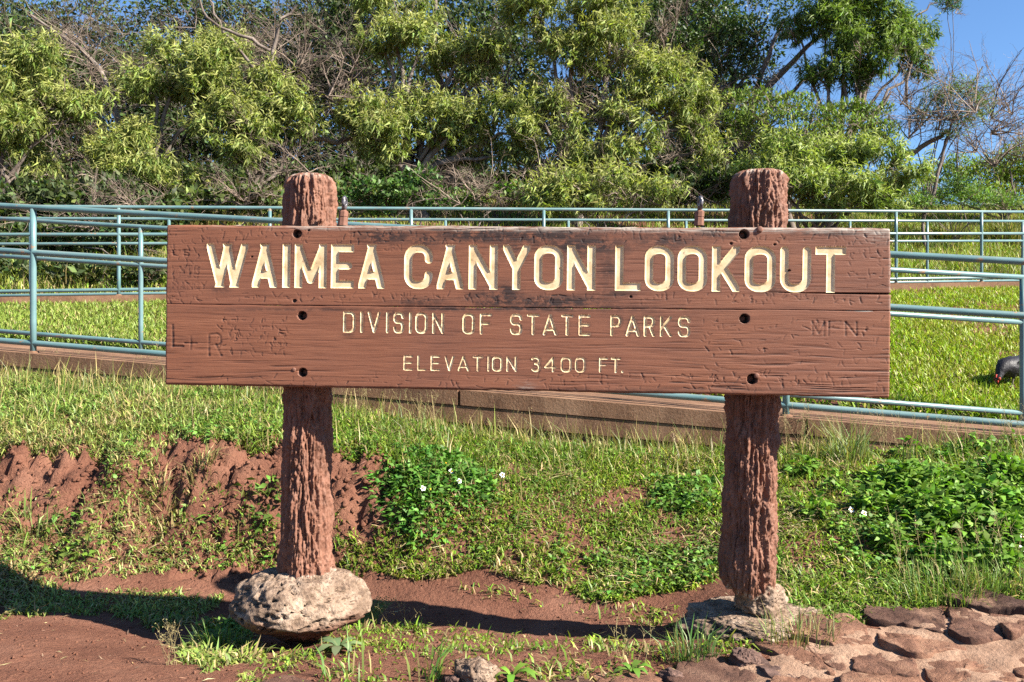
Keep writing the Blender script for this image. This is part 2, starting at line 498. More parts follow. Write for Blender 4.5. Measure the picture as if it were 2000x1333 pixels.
gx = np.unique(np.concatenate([np.arange(-3.6, 3.6, 0.024), np.arange(-10, 10.1, 0.2), np.arange(-60, 60.1, 3), [-400, -200, -100, 100, 200, 400]]).round(4))
gy = np.unique(np.concatenate([np.arange(2.4, 5.9, 0.022), np.arange(-2, 18, 0.14), np.arange(18, 60, 1.5), [-200, -60, -20, -8, 80, 120, 200, 400]]).round(4))
GX, GY = np.meshgrid(gx, gy, indexing='ij')
GZ = ground_z(GX, GY)
GZ = np.where(GY > 60, 1.0 - (GY - 60) * 0.05, GZ)
ground = mk("ground", np.stack([GX, GY, GZ], -1).reshape(-1, 3), [grid_faces(len(gx), len(gy))], M['soil'])
tag(ground, "red soil slope with an eroded bank and a worn path in front of the sign", "ground", kind="structure")

# ------------------------------------------------------------------ ramps and railings
def sweep_box(A, B, depth, z0, z1, u0=0.0, u1=1.0, d0=0.0):
    """prism along A->B (slope followed), from d0 to d0+depth behind the line, z offsets z0..z1 below/above the line"""
    d = B - A; dh = d[:2] / np.linalg.norm(d[:2]); nrm = np.array([-dh[1], dh[0], 0])
    if nrm[1] < 0: nrm = -nrm
    n = 24
    V = []
    for t in np.linspace(u0, u1, n):
        p = A + d * t
        for (dd, zz) in ((d0, z0), (d0, z1), (d0 + depth, z1), (d0 + depth, z0)):
            V.append(p + nrm * dd + np.array([0, 0, zz]))
    V = np.array(V)
    F = [np.stack([np.arange(n - 1) * 4 + a, np.arange(n - 1) * 4 + 4 + a, np.arange(n - 1) * 4 + 4 + (a + 1) % 4, np.arange(n - 1) * 4 + (a + 1) % 4], -1) for a in range(4)]
    F = np.vstack(F + [np.array([[0, 1, 2, 3]]), np.array([[(n - 1) * 4 + a for a in (3, 2, 1, 0)]])])
    return V, F

def extend(A, B, a, b):
    d = B - A
    return A + d * a, A + d * b

nA, nB = extend(RA, RB, -0.7, 1.6)
V, F = sweep_box(nA, nB, RW - 0.02, -0.5, -0.004, d0=0.02)
o = mk("ramp_path", V, [F], M['concrete'], smooth=False)
tag(o, "sloping concrete ramp behind the sign between two teal railings", "ramp", kind="structure")
wall = empty("ramp_wall", (RA + RB) / 2 - [0, 0, 0.2], "low soil-stained concrete ramp edge with two cast courses below the near railing", "retaining wall")
wo = np.array(wall.location)
L = np.linalg.norm(nB - nA)
joints = [0.0] + sorted([0.07, 0.19, 0.3015 + 0.098, 0.52, 0.66, 0.80, 0.92]) + [1.0]
for a, b in zip(joints[:-1], joints[1:]):
    V, F = sweep_box(nA, nB, 0.16, -0.095, 0.0, a + 0.0006, b - 0.0006, d0=0.0)
    mk("course_block", V, [F], M['concrete'], wall, False, origin=wo)
V, F = sweep_box(nA, nB, 0.15, -0.205, -0.101, d0=0.006)
mk("lower_course", V, [F], M['concrete'], wall, False, origin=wo)
V, F = sweep_box(nA, nB, 0.07, -0.5, -0.21, d0=0.10)
mk("footing", V, [F], M['soil'], wall, False, origin=wo)

gA, gB = extend(FA, FB, -0.4, 1.5)
V, F = sweep_box(gA, gB, FW, -0.5, 0.0)
o = mk("far_ramp_path", V, [F], M['concrete'], smooth=False)
tag(o, "upper concrete ramp crossing the lawn below the trees", "ramp", kind="structure")

def railing(label, A, B, post_px, hz, r, ext, bottom=0.055):
    """A,B: foot line; post_px: photo columns in which posts stand; hz: rail heights"""
    d = B - A
    e0, e1 = A + d * ext[0], A + d * ext[1]
    root = empty("handrail", (A + B) / 2, label, "railing", "teal pipe railings along the ramps")
    og = np.array(root.location)
    for h in hz:
        pipe("rail", e0 + [0, 0, h], e1 + [0, 0, h], r, M['rail'], root, og)
    for px in post_px:
        s = (px - CX) / FPX
        t = (s * A[1] - A[0]) / (d[0] - s * d[1])
        p = A + d * t
        po = pipe("post", p + [0, 0, -0.05], p + [0, 0, hz[0] - r * 0.5], r * 1.02, M['rail'], root, og)
        V, F = tubes(np.array([[p + [0, 0, -0.004], p + [0, 0, 0.006], p + [0, 0, 0.0121]]]), np.array([[r * 1.9, r * 1.8, r * 1.05]]), 14)
        mk("base_collar", V, [F], M['concrete'], po, True, origin=og)
    return root

def off(A, B, dist):
    d = B - A; dh = d[:2] / np.linalg.norm(d[:2]); nrm = np.array([-dh[1], dh[0], 0])
    if nrm[1] < 0: nrm = -nrm
    return A + nrm * dist, B + nrm * dist

HZ = (1.0, 0.69, 0.065)
a, b = off(RA, RB, 0.10)
railing("nearest teal pipe railing along the front edge of the ramp behind the sign", a, b, (65, 745, 1535, 2330, -900), HZ, 0.0205, (-0.5, 1.5))
a2, b2 = off(RA, RB, 1.18)
railing("teal pipe railing along the back edge of the near ramp beside the lawn", a2, b2, (275, 800, 1366, 1997, -420), HZ, 0.0185, (-0.45, 1.16))
a3, b3 = off(FA, FB, 0.08)
railing("distant teal railing with patchy cream top rail on the front edge of the upper ramp", a3, b3, (-90, 232, 527, 803, 1062, 1305, 1530, 1750, 1917, 2110), HZ, 0.0205, (-0.3, 1.3))
a4, b4 = off(FA, FB, 1.15)
railing("farthest teal railing on the back edge of the upper ramp below the bank", a4, b4, (-30, 60, 330, 600, 870, 1110, 1340, 1500, 1660, 1811, 1997, 2200), HZ, 0.0195, (-0.3, 1.3))

# ------------------------------------------------------------------ sign: planks with carved letters
TL, TR = P(325, 439, 3.15), P(1740, 446, 2.97)
BL, BR = P(322, 752, 3.15), P(1738, 778, 2.97)
eu = (BR - BL) / np.linalg.norm(BR - BL)
nb = np.cross(eu, TL - BL); nb /= np.linalg.norm(nb)          # points towards the camera
if nb[1] > 0: nb = -nb
ev = np.cross(nb, eu)
if ev[2] < 0: ev = -ev
CAM = np.array([0, 0, EYE])
def toAB(px, py):
    px, py = np.asarray(px, float), np.asarray(py, float)
    d = np.stack([(px - CX) / FPX, np.ones_like(px), -(py - HY) / FPX], -1)
    t = ((BL - CAM) @ nb) / (d @ nb)
    p = CAM + d * t[..., None] - BL
    return np.stack([p @ eu, p @ ev], -1)
MPX = np.linalg.norm(BR - BL) / 1416.0        # metres per photo pixel on the board, about

sign = empty("park_sign", P(1030, 1200, 3.1), "wide brown wooden park sign of two planks with cream carved letters on two log posts", "sign")
so_ = np.array(sign.location)

def arc(cx, cy, rx, ry, a0, a1, n=7):
    a = np.radians(np.linspace(a0, a1, n))
    return [(cx + rx * math.cos(t), cy + ry * math.sin(t)) for t in a]
def rrect(rx, ry):
    return arc(1 - rx, 1 - ry, rx, ry, 0, 90) + arc(rx, 1 - ry, rx, ry, 90, 180) + arc(rx, ry, rx, ry, 180, 270) + arc(1 - rx, ry, rx, ry, 270, 360) + [(1, 1 - ry)]
Spts = arc(0.68, 0.78, 0.32, 0.22, 0, 90, 5) + arc(0.32, 0.78, 0.32, 0.22, 90, 180, 5) + arc(0.3, 0.72, 0.3, 0.2, 180, 270, 5) + arc(0.7, 0.28, 0.3, 0.24, 90, 0, 5) + arc(0.68, 0.22, 0.32, 0.22, 0, -90, 5) + arc(0.32, 0.22, 0.32, 0.22, 270, 180, 5)
FONT = {
    'W': [[(0, 1), (0.28, 0)], [(0.28, 0), (0.5, 1)], [(0.5, 1), (0.72, 0)], [(0.72, 0), (1, 1)]],
    'A': [[(0, 0), (0.5, 1)], [(0.5, 1), (1, 0)], [(0.17, 0.25), (0.83, 0.25)]],
    'I': [[(0.5, 0), (0.5, 1)]],
    'M': [[(0, 0), (0, 1)], [(0, 1), (0.5, 0.12)], [(0.5, 0.12), (1, 1)], [(1, 1), (1, 0)]],
    'E': [[(0, 0), (0, 1)], [(0, 1), (1, 1)], [(0, 0.52), (0.88, 0.52)], [(0, 0), (1, 0)]],
    'F': [[(0, 0), (0, 1)], [(0, 1), (1, 1)], [(0, 0.52), (0.8, 0.52)]],
    'C': [[(1, 0.70)] + arc(0.6, 0.76, 0.4, 0.24, 0, 90) + arc(0.42, 0.72, 0.42, 0.28, 90, 180) + arc(0.42, 0.28, 0.42, 0.28, 180, 270) + arc(0.6, 0.24, 0.4, 0.24, 270, 360) + [(1, 0.28)]],
    'N': [[(0, 0), (0, 1)], [(0, 1), (1, 0)], [(1, 0), (1, 1)]],
    'Y': [[(0, 1), (0.5, 0.48)], [(1, 1), (0.5, 0.48)], [(0.5, 0.48), (0.5, 0)]],
    'O': [rrect(0.44, 0.22)], '0': [rrect(0.4, 0.25)],
    'L': [[(0, 1), (0, 0)], [(0, 0), (1, 0)]],
    'K': [[(0, 0), (0, 1)], [(0, 0.36), (1, 1)], [(0.33, 0.55), (1, 0)]],
    'U': [[(0, 1), (0, 0.28)] + arc(0.44, 0.26, 0.44, 0.26, 180, 270) + arc(0.56, 0.26, 0.44, 0.26, 270, 360) + [(1, 1)]],
    'T': [[(0, 1), (1, 1)], [(0.5, 1), (0.5, 0)]],
    'D': [[(0, 0), (0, 1), (0.6, 1)] + arc(0.6, 0.74, 0.4, 0.26, 90, 0, 5) + arc(0.6, 0.26, 0.4, 0.26, 0, -90, 5) + [(0, 0)]],
    'V': [[(0, 1), (0.5, 0)], [(0.5, 0), (1, 1)]],
    'S': [Spts],
    'P': [[(0, 0), (0, 1), (0.65, 1)] + arc(0.65, 0.75, 0.35, 0.25, 90, -90, 7) + [(0, 0.5)]],
    'R': [[(0, 0), (0, 1), (0.65, 1)] + arc(0.65, 0.75, 0.35, 0.25, 90, -90, 7) + [(0, 0.5)], [(0.55, 0.5), (1, 0)]],
    '3': [arc(0.45, 0.78, 0.5, 0.22, 150, 20, 5) + [(0.95, 0.66), (0.45, 0.54), (0.85, 0.5)] + arc(0.5, 0.25, 0.5, 0.25, 30, -150, 7)],
    '4': [[(0.78, 0), (0.78, 1)], [(0.78, 1), (0, 0.3)], [(0, 0.3), (1, 0.3)]],
    '.': [[(0.5, 0.0), (0.5, 0.02)]],
    '+': [[(0.5, 0), (0.5, 1)], [(0, 0.5), (1, 0.5)]],
    'J': [[(1, 1), (1, 0.25)] + arc(0.5, 0.25, 0.5, 0.25, 0, -180, 6)],
    'H': [[(0, 0), (0, 1)], [(1, 0), (1, 1)], [(0, 0.5), (1, 0.5)]],
}
def ly(a, b):     # line through two (x,y)
    return lambda x: a[1] + (b[1] - a[1]) * (x - a[0]) / (b[0] - a[0])
ROWS = [
    ("WAIMEACANYONLOOKOUT", [(403, 485), (492, 542), (551, 568), (575, 639), (646, 692), (700, 752), (789, 846), (853, 906), (915, 973), (982, 1036), (1043, 1101), (1107, 1164), (1201, 1252), (1259, 1317), (1323, 1382), (1390, 1445), (1454, 1516), (1523, 1585), (1592, 1653)],
     ly((403, 476), (1653, 482)), ly((403, 561), (1653, 572)), 8.0, True),
    ("DIVISIONOFSTATEPARKS", [(670, 695), (700, 713), (718, 744), (751, 763), (768, 790), (796, 808), (811, 836), (844, 868), (903, 928), (937, 961), (996, 1021), (1029, 1054), (1060, 1089), (1096, 1120), (1130, 1154), (1192, 1215), (1222, 1250), (1257, 1280), (1289, 1313), (1324, 1349)],
     ly((670, 608), (1349, 618)), ly((670, 650), (1349, 659)), 2.9, False),
    ("ELEVATION3400FT.", [(788, 807), (815, 833), (841, 860), (868, 888), (894, 917), (923, 944), (949, 960), (961, 982), (989, 1010), (1037, 1056), (1063, 1087), (1095, 1117), (1123, 1144), (1170, 1188), (1193, 1213), (1211, 1221)],
     ly((788, 694), (1220, 699)), ly((788, 724), (1220, 729)), 2.2, False),
]
def seg_sdf(p, a, b):
    ab = b - a; l2 = ab @ ab + 1e-12
    t = np.clip(((p - a) @ ab) / l2, 0, 1)
    return np.linalg.norm(p - a - t[..., None] * ab, axis=-1)
LET = []       # (row, list of polylines in board metres, half width, clip box or None)
for ri, (txt, xs, top, bot, hw, clip) in enumerate(ROWS):
    for ch, (x0, x1) in zip(txt, xs):
        xm = (x0 + x1) / 2
        y0, y1 = bot(xm), top(xm)
        h = hw * MPX
        c0, c1 = toAB(x0, y0), toAB(x1, y1)
        if ch == 'I' or ch == '.': c0[0] = c1[0] = (c0[0] + c1[0]) / 2; c0[0] -= h; c1[0] += h
        box_ = (c0.copy(), c1.copy())
        lo, hi = c0 + h, c1 - h
        pls = []
        for pl in FONT[ch]:
            q = np.array([[lo[0] + x * (hi[0] - lo[0]), lo[1] + y * (hi[1] - lo[1])] for x, y in pl])
            if clip and len(q) < 6:
                for e, e2 in ((0, 1), (-1, -2)):
                    px_, py_ = pl[e]
                    if px_ in (0, 1) or py_ in (0, 1):
                        if ch not in 'YK' or py_ in (0, 1):
                            dd = q[e] - q[e2]; q[e] = q[e] + dd / np.linalg.norm(dd) * h * 1.6
            pls.append(q)
        LET.append((ri, pls, h, box_ if clip else None, ch))

# knife scratches and hand-carved initials that can be read on the board
SCR = []
def scratch(txt, x0, y0, w, h, gap, hw, depth):
    x = x0
    for ch in txt:
        if ch != ' ':
            for pl in FONT[ch]:
                q = np.array([[x + a * w, y0 - b * h] for a, b in pl], float)
                q += rng.normal(0, 0.6, q.shape)
                SCR.append((toAB(q[:, 0], q[:, 1]), hw * MPX, depth))
        x += w + gap
scratch("L", 337, 677, 20, 42, 0, 1.8, 0.0028)
scratch("+", 360, 684, 24, 26, 0, 1.6, 0.0024)
scratch("R", 408, 695, 24, 42, 0, 1.8, 0.0026)
scratch("MFN", 1587, 655, 22, 26, 10, 1.5, 0.002)
scratch("LME", 338, 499, 8, 10, 3, 1.1, 0.0022)
scratch("NANCY", 337, 565, 10, 13, 4, 1.0, 0.0013)
scratch("JRN", 751, 490, 8, 11, 4, 0.9, 0.0012)
scratch("LYTO", 337, 536, 9, 16, 5, 1.0, 0.0013)
for i in range(900):
    if i < 260: x, y = rng.uniform(330, 1735), rng.uniform(446, 474)
    elif i < 420: x, y = rng.uniform(330, 1735), rng.uniform(573, 592)
    elif i < 560: x, y = rng.uniform(430, 1735), rng.uniform(732, 760)
    elif i < 660: x, y = rng.uniform(425, 570), rng.uniform(622, 695)
    elif i < 720: x, y = rng.uniform(330, 400), rng.uniform(480, 590)
    elif i < 760: x, y = rng.uniform(1655, 1735), rng.uniform(470, 560)
    else: x, y = rng.uniform(1370, 1735), rng.uniform(618, 765)
    l = rng.uniform(3, 13); a = rng.choice([math.pi / 2, 0.0, math.pi / 2.6, math.pi / 1.6, 1.2]) + rng.normal(0, 0.22)
    q = np.array([[x - math.cos(a) * l / 2, y - math.sin(a) * l / 2], [x + rng.normal(0, 0.7), y + rng.normal(0, 0.7)], [x + math.cos(a) * l / 2 + rng.normal(0, 1.5), y + math.sin(a) * l / 2]])
    SCR.append((toAB(q[:, 0], q[:, 1]), rng.uniform(0.6, 1.0) * MPX, rng.uniform(0.0008, 0.0024)))
HOLES = [(580, 457, 8.5), (590, 617, 8.6), (591, 728, 8.6), (1453, 458, 9.0), (1454, 623, 9.0), (1469, 741, 9.5)]
SMALLH = [(1232, 580, 2.4), (1541, 529, 2), (1513, 478, 2), (603, 450, 2.2), (575, 588, 3.5), (1094, 525, 2.2), (1428, 476, 2.4), (492, 502, 1.8), (510, 530, 1.6)]

THICK = 0.052
seam = ly((322, 594.5), (1742, 608))
def build_plank(which):
    cell = 0.0027; cellv = 0.0015
    if which == 0:
        c = [toAB(325, 439), toAB(1740, 446), toAB(323, 594.4), toAB(1741, 607.9)]
    else:
        c = [toAB(323, 594.7), toAB(1741, 608.2), toAB(322, 752), toAB(1738, 778)]
    W, H = c[1][0] - c[0][0], c[0][1] - c[2][1]
    nu, nv = int(W / cell), int(H / cellv)
    U, Vv = np.meshgrid(np.linspace(0, 1, nu), np.linspace(0, 1, nv), indexing='ij')
    A = (c[2] * (1 - U)[..., None] + c[3] * U[..., None]) * (1 - Vv)[..., None] + (c[0] * (1 - U)[..., None] + c[1] * U[..., None]) * Vv[..., None]
    # ragged outline
    eT, eB = sstep(0.03, 0.0, 1 - Vv), sstep(0.03, 0.0, Vv)
    A[..., 1] += eT * (fbm(A[..., 0] * 7, 0.3 + which, 0, 4, 31) * 0.004) - eB * (np.maximum(fbm(A[..., 0] * 9, 4.3 + which, 0, 4, 33), 0) * -0.006 if which else 0) 
    sd = np.full(U.shape, 9.0); lid = np.full(U.shape, -1)
    a0, a1 = A[..., 0], A[..., 1]
    D = np.zeros(U.shape)      # depth below the face
    for k, (ri, pls, h, bx, ch) in enumerate(LET):
        if (ri == 0) != (which == 0): continue
        allp = np.vstack(pls)
        lo, hi = allp.min(0) - h * 2.5, allp.max(0) + h * 2.5
        ok = np.where((a0 > lo[0]) & (a0 < hi[0]) & (a1 > lo[1]) & (a1 < hi[1]))
        if len(ok[0]) == 0: continue
        i0, i1, j0, j1 = ok[0].min(), ok[0].max() + 1, ok[1].min(), ok[1].max() + 1
        p = A[i0:i1, j0:j1]
        s = np.full(p.shape[:2], 9.0)
        for q in pls:
            for m_ in range(len(q) - 1): s = np.minimum(s, seg_sdf(p, q[m_], q[m_ + 1]))
        s = s - h
        if bx is not None:
            cc, hh = (bx[0] + bx[1]) / 2, (bx[1] - bx[0]) / 2
            b_ = np.max(np.abs(p - cc) - hh, -1)
            s = np.maximum(s, b_)
        sub = sd[i0:i1, j0:j1]; ls = lid[i0:i1, j0:j1]
        better = s < sub
        sub[better] = s[better]; ls[better] = k
    # snap grid vertices onto the letter outlines
    gu = np.gradient(sd, axis=0) / np.maximum(np.gradient(A[..., 0], axis=0), 1e-6)
    gv = np.gradient(sd, axis=1) / np.maximum(np.gradient(A[..., 1], axis=1), 1e-6)
    gl = np.sqrt(gu ** 2 + gv ** 2) + 1e-6
    near = (np.abs(sd) < cell * 0.5) & (gl > 0.5) & (gl < 1.6)
    A[..., 0] -= np.where(near, sd * gu / gl ** 2, 0); A[..., 1] -= np.where(near, sd * gv / gl ** 2, 0)
    sdS = np.where(near, 0.0, sd)
    a0, a1 = A[..., 0], A[..., 1]
    deep = np.where(np.isin(lid, [k for k, l in enumerate(LET) if l[0] == 0]), 0.0042, np.where(np.isin(lid, [k for k, l in enumerate(LET) if l[0] == 1]), 0.0032, 0.0026))
    wallw = np.where(deep > 0.004, 0.0042, 0.003)
    groove = sstep(0, 1, -sdS / wallw) * deep
    # wood grain relief, strongest low down on the right
    rough = 0.35 + 0.9 * sstep(0.15, -0.1, a1 - 0.12) * sstep(0.8, 2.3, a0) + 0.5 * sstep(0.25, 0.05, a1) * (1 - sstep(0.3, 0.8, a0)) if which else 0.4 + 0.6 * sstep(0.86, 1.0, Vv)
    warp = fbm(a0 * 1.3, a1 * 5, 0, 3, 41) * 0.015
    g1 = fbm(a0 * 2.0, (a1 + warp) * 110, 0, 3, 43, 0.65)
    g2 = np.maximum(fbm(a0 * 7, (a1 + warp) * 165, 0, 2, 47) - 0.22, 0)
    D += groove + (sdS > 0) * ((g1 * 0.0007) * rough + g2 * 0.0030 * rough)
    D += fbm(a0 * 3, a1 * 9, 0, 3, 49) * 0.0008
    for q, h, dep in SCR:
        lo, hi = q.min(0) - 0.006, q.max(0) + 0.006
        ok = np.where((a0 > lo[0]) & (a0 < hi[0]) & (a1 > lo[1]) & (a1 < hi[1]))
        if len(ok[0]) == 0: continue
        p = A[ok]; s = np.full(len(p), 9.0)
        for m_ in range(len(q) - 1): s = np.minimum(s, seg_sdf(p, q[m_], q[m_ + 1]))
        D[ok] += dep * np.clip(1 - s / (h * 1.9), 0, 1) * (sdS[ok] > 0.001) * (0.6 + 0.5 * fbm(p[:, 0] * 40, p[:, 1] * 40, 0, 2, 51))
    if which == 0:     # split running in from the right end of the upper plank
        q = toAB(np.array([1742, 1690, 1640, 1570, 1500]), np.array([574.5, 574, 573.5, 572.5, 571.0]))
        s = np.full(U.shape, 9.0)
        for m_ in range(4): s = np.minimum(s, seg_sdf(A, q[m_], q[m_ + 1]))
        wf = 0.0022 * sstep(1490, 1700, project(*(BL + A[..., :1] * eu + A[..., 1:] * ev).transpose(2, 0, 1))[0])
        D += 0.016 * np.clip(1.3 - s / (wf + 0.0006), 0, 1) * (sdS > 0.001)
    stain = np.zeros(U.shape)
    for px, py, r in HOLES + SMALLH:
        c_ = toAB(px, py); rr = r * MPX
        s = np.hypot(a0 - c_[0], a1 - c_[1])
        inside = (s < rr * 1.02)
        D = np.where(inside, np.maximum(D, (0.045 if r > 5 else 0.008)), D)
        stain = np.maximum(stain, np.clip(1.5 - s / rr, 0, 1) * 0.6)
    surf = np.where(sdS > 0.0005, D, 0)
    def blur(a_, n_):
        c1 = np.cumsum(np.pad(a_, ((0, 0), (n_ + 1, n_)), 'edge'), axis=1); a_ = (c1[:, 2 * n_ + 1:] - c1[:, :-2 * n_ - 1]) / (2 * n_ + 1)
        c1 = np.cumsum(np.pad(a_, ((n_ + 1, n_), (0, 0)), 'edge'), axis=0); return (c1[2 * n_ + 1:] - c1[:-2 * n_ - 1]) / (2 * n_ + 1)
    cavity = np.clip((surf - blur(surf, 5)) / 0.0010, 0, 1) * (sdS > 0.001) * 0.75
    # rounded edges
    er = 0.007
    dl, dr = U * W, (1 - U) * W
    dt_, db_ = (1 - Vv) * H, Vv * H
    for dd, w in ((dl, er), (dr, er), (dt_, er * (1.6 if which == 0 else 0.45)), (db_, er * (0.45 if which == 0 else 1.5))):
        D += np.where(dd < w, w - np.sqrt(np.maximum(w * w - (w - dd) ** 2, 0)), 0) * (1 + 0.8 * fbm(a0 * 25, a1 * 25, 0, 3, 61))
    W3 = BL + a0[..., None] * eu + a1[..., None] * ev - nb * D[..., None]
    # mildew: streaks where rain sits, along the top and under letters
    pxm, pym = project(W3[..., 0], W3[..., 1], W3[..., 2])
    def blob(cx, cy, rx, ry, s_): return s_ * np.exp(-((pxm - cx) / rx) ** 2 - ((pym - cy) / ry) ** 2)
    for bl in [(760, 462, 60, 14, .8), (1000, 460, 180, 15, 1.0), (830, 470, 30, 10, .9), (1140, 480, 100, 22, .85), (1190, 520, 25, 40, .5), (1290, 470, 80, 18, .6), (970, 585, 60, 16, .9), (1080, 590, 110, 14, .8), (1000, 480, 60, 25, .5), (990, 570, 25, 20, .7),
               (1200, 572, 60, 10, .5), (770, 612, 40, 8, .6), (1500, 566, 40, 9, .5), (820, 590, 50, 9, .6), (430, 565, 20, 10, .5), (1010, 602, 250, 6, .7), (1400, 458, 60, 8, .6), (1600, 455, 90, 7, .5), (600, 605, 200, 4, .45), (680, 655, 12, 5, .5), (1000, 762, 650, 5, .35)]:
        stain = np.maximum(stain, blob(*bl))
    stain = np.clip(stain + 0.22 * np.clip(fbm(a0 * 6, a1 * 14, 0, 4, 71), 0, 1) , 0, 1)
    rim = np.clip(1 - np.abs(sdS - 0.0025) / 0.004, 0, 1) * (sdS > 0) * np.clip(fbm(a0 * 12, a1 * 12, 0, 3, 73) + 0.35, 0, 1)
    stain = np.clip(np.maximum(stain * 1.3, rim * 0.8), 0, 1)
    if which == 0:
        wear = sstep(452, 442, pym - 0.006 * (pxm - 325)) * sstep(300, 900, pxm + 300 * fbm(pxm / 60, 1.1, 0, 3, 77)) + sstep(1640, 1735, pxm) * sstep(490, 450, pym) * 0.7
        wear = np.maximum(wear, sstep(1733, 1740, pxm) * 0.5)
    else:
        wear = sstep(766, 775, pym - 0.018 * (pxm - 322) + 20) * 0.25
        wear = np.maximum(wear, 1.2 * np.exp(-((pxm - 1028) / 16) ** 2 - ((pym - 757) / 7) ** 2))
    wear = np.clip(wear, 0, 1)
    # faces by centroid
    F = grid_faces(nu, nv)
    V3 = W3.reshape(-1, 3)
    fs = sdS.reshape(-1)[F].mean(1)
    fl = lid.reshape(-1)[F].max(1)
    fl = np.where(fs < -1e-5, fl, -1)
    # outline skirt: sides and back
    rim_idx = np.concatenate([np.arange(nu) * nv, (nu - 1) * nv + np.arange(1, nv), (np.arange(nu - 2, -1, -1)) * nv + nv - 1, np.arange(nv - 2, 0, -1)])
    back = V3[rim_idx] + nb * D.reshape(-1)[rim_idx][:, None] - nb * THICK
    nV = len(V3); n_r = len(rim_idx)
    Vall = np.vstack([V3, back])
    r = np.arange(n_r); r2 = (r + 1) % n_r
    sk = np.stack([rim_idx[r2], rim_idx[r], nV + r, nV + r2], -1)
    lo_i, hi_i = np.arange(nu), np.arange(nu + nv - 1 + nu - 2, nu + nv - 3, -1)   # bottom row, top row
    bt = np.stack([nV + lo_i[:-1], nV + lo_i[1:], nV + hi_i[1:nu], nV + hi_i[:nu - 1]], -1)
    st_all = np.concatenate([stain.reshape(-1), stain.reshape(-1)[rim_idx] * 0.5 + 0.2])
    ca_all = np.concatenate([cavity.reshape(-1), np.zeros(n_r)])
    we_all = np.concatenate([wear.reshape(-1), wear.reshape(-1)[rim_idx]])
    # flip winding so normals face camera
    pf = F[fl < 0][:, ::1]
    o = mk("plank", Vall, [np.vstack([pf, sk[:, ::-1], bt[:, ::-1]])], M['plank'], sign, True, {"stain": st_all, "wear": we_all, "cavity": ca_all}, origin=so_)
    for k in sorted(set(fl[fl >= 0])):
        f = F[fl == k]
        u, inv = np.unique(f, return_inverse=True)
        mk("letter", V3[u], [inv.reshape(-1, 4)], M['letter' if LET[k][0] == 0 else 'letter_worn'], o, True, origin=so_)
    return o
up = build_plank(0)
low = build_plank(1)
up['label'] = "upper plank carved with WAIMEA CANYON LOOKOUT"
low['label'] = "lower plank carved with DIVISION OF STATE PARKS and ELEVATION 3400 FT."

def onboard(px, py, d=0.0):
    a = toAB(px, py)
    return BL + a[0] * eu + a[1] * ev + nb * d

def disc_bolt(px, py, r, d0, d1, parent, dome=0.3, mat='bolt'):
    c = onboard(px, py)
    rings = [(d0, 1.0), (d1 - r * dome, 1.0), (d1 - r * dome * 0.4, 0.85), (d1, 0.45), (d1, 0.001)]
    n = 14
    a = np.arange(n) * 2 * np.pi / n
    V = np.array([c + nb * d + (eu * math.cos(t) + ev * math.sin(t)) * r * k_ for d, k_ in rings for t in a])
    i, j = np.meshgrid(np.arange(len(rings) - 1), np.arange(n), indexing='ij')
    F = np.stack([i * n + j, i * n + (j + 1) % n, (i + 1) * n + (j + 1) % n, (i + 1) * n + j], -1).reshape(-1, 4)
    return mk("bolt", V, [F], M[mat], parent, True, origin=so_)
for px, py, r in HOLES:
    disc_bolt(px, py, r * MPX * 0.62, -0.046, -0.034, up if py < 600 else low)
disc_bolt(1484, 448.5, 6.2 * MPX, -0.004, 0.006, up)
disc_bolt(574, 722.5, 4.5 * MPX, -0.004, 0.0025, low)
disc_bolt(1478, 734.5, 5.0 * MPX, -0.004, 0.006, low)

def boardY(px): return 3.15 - 0.18 * (px - 322) / 1418.0
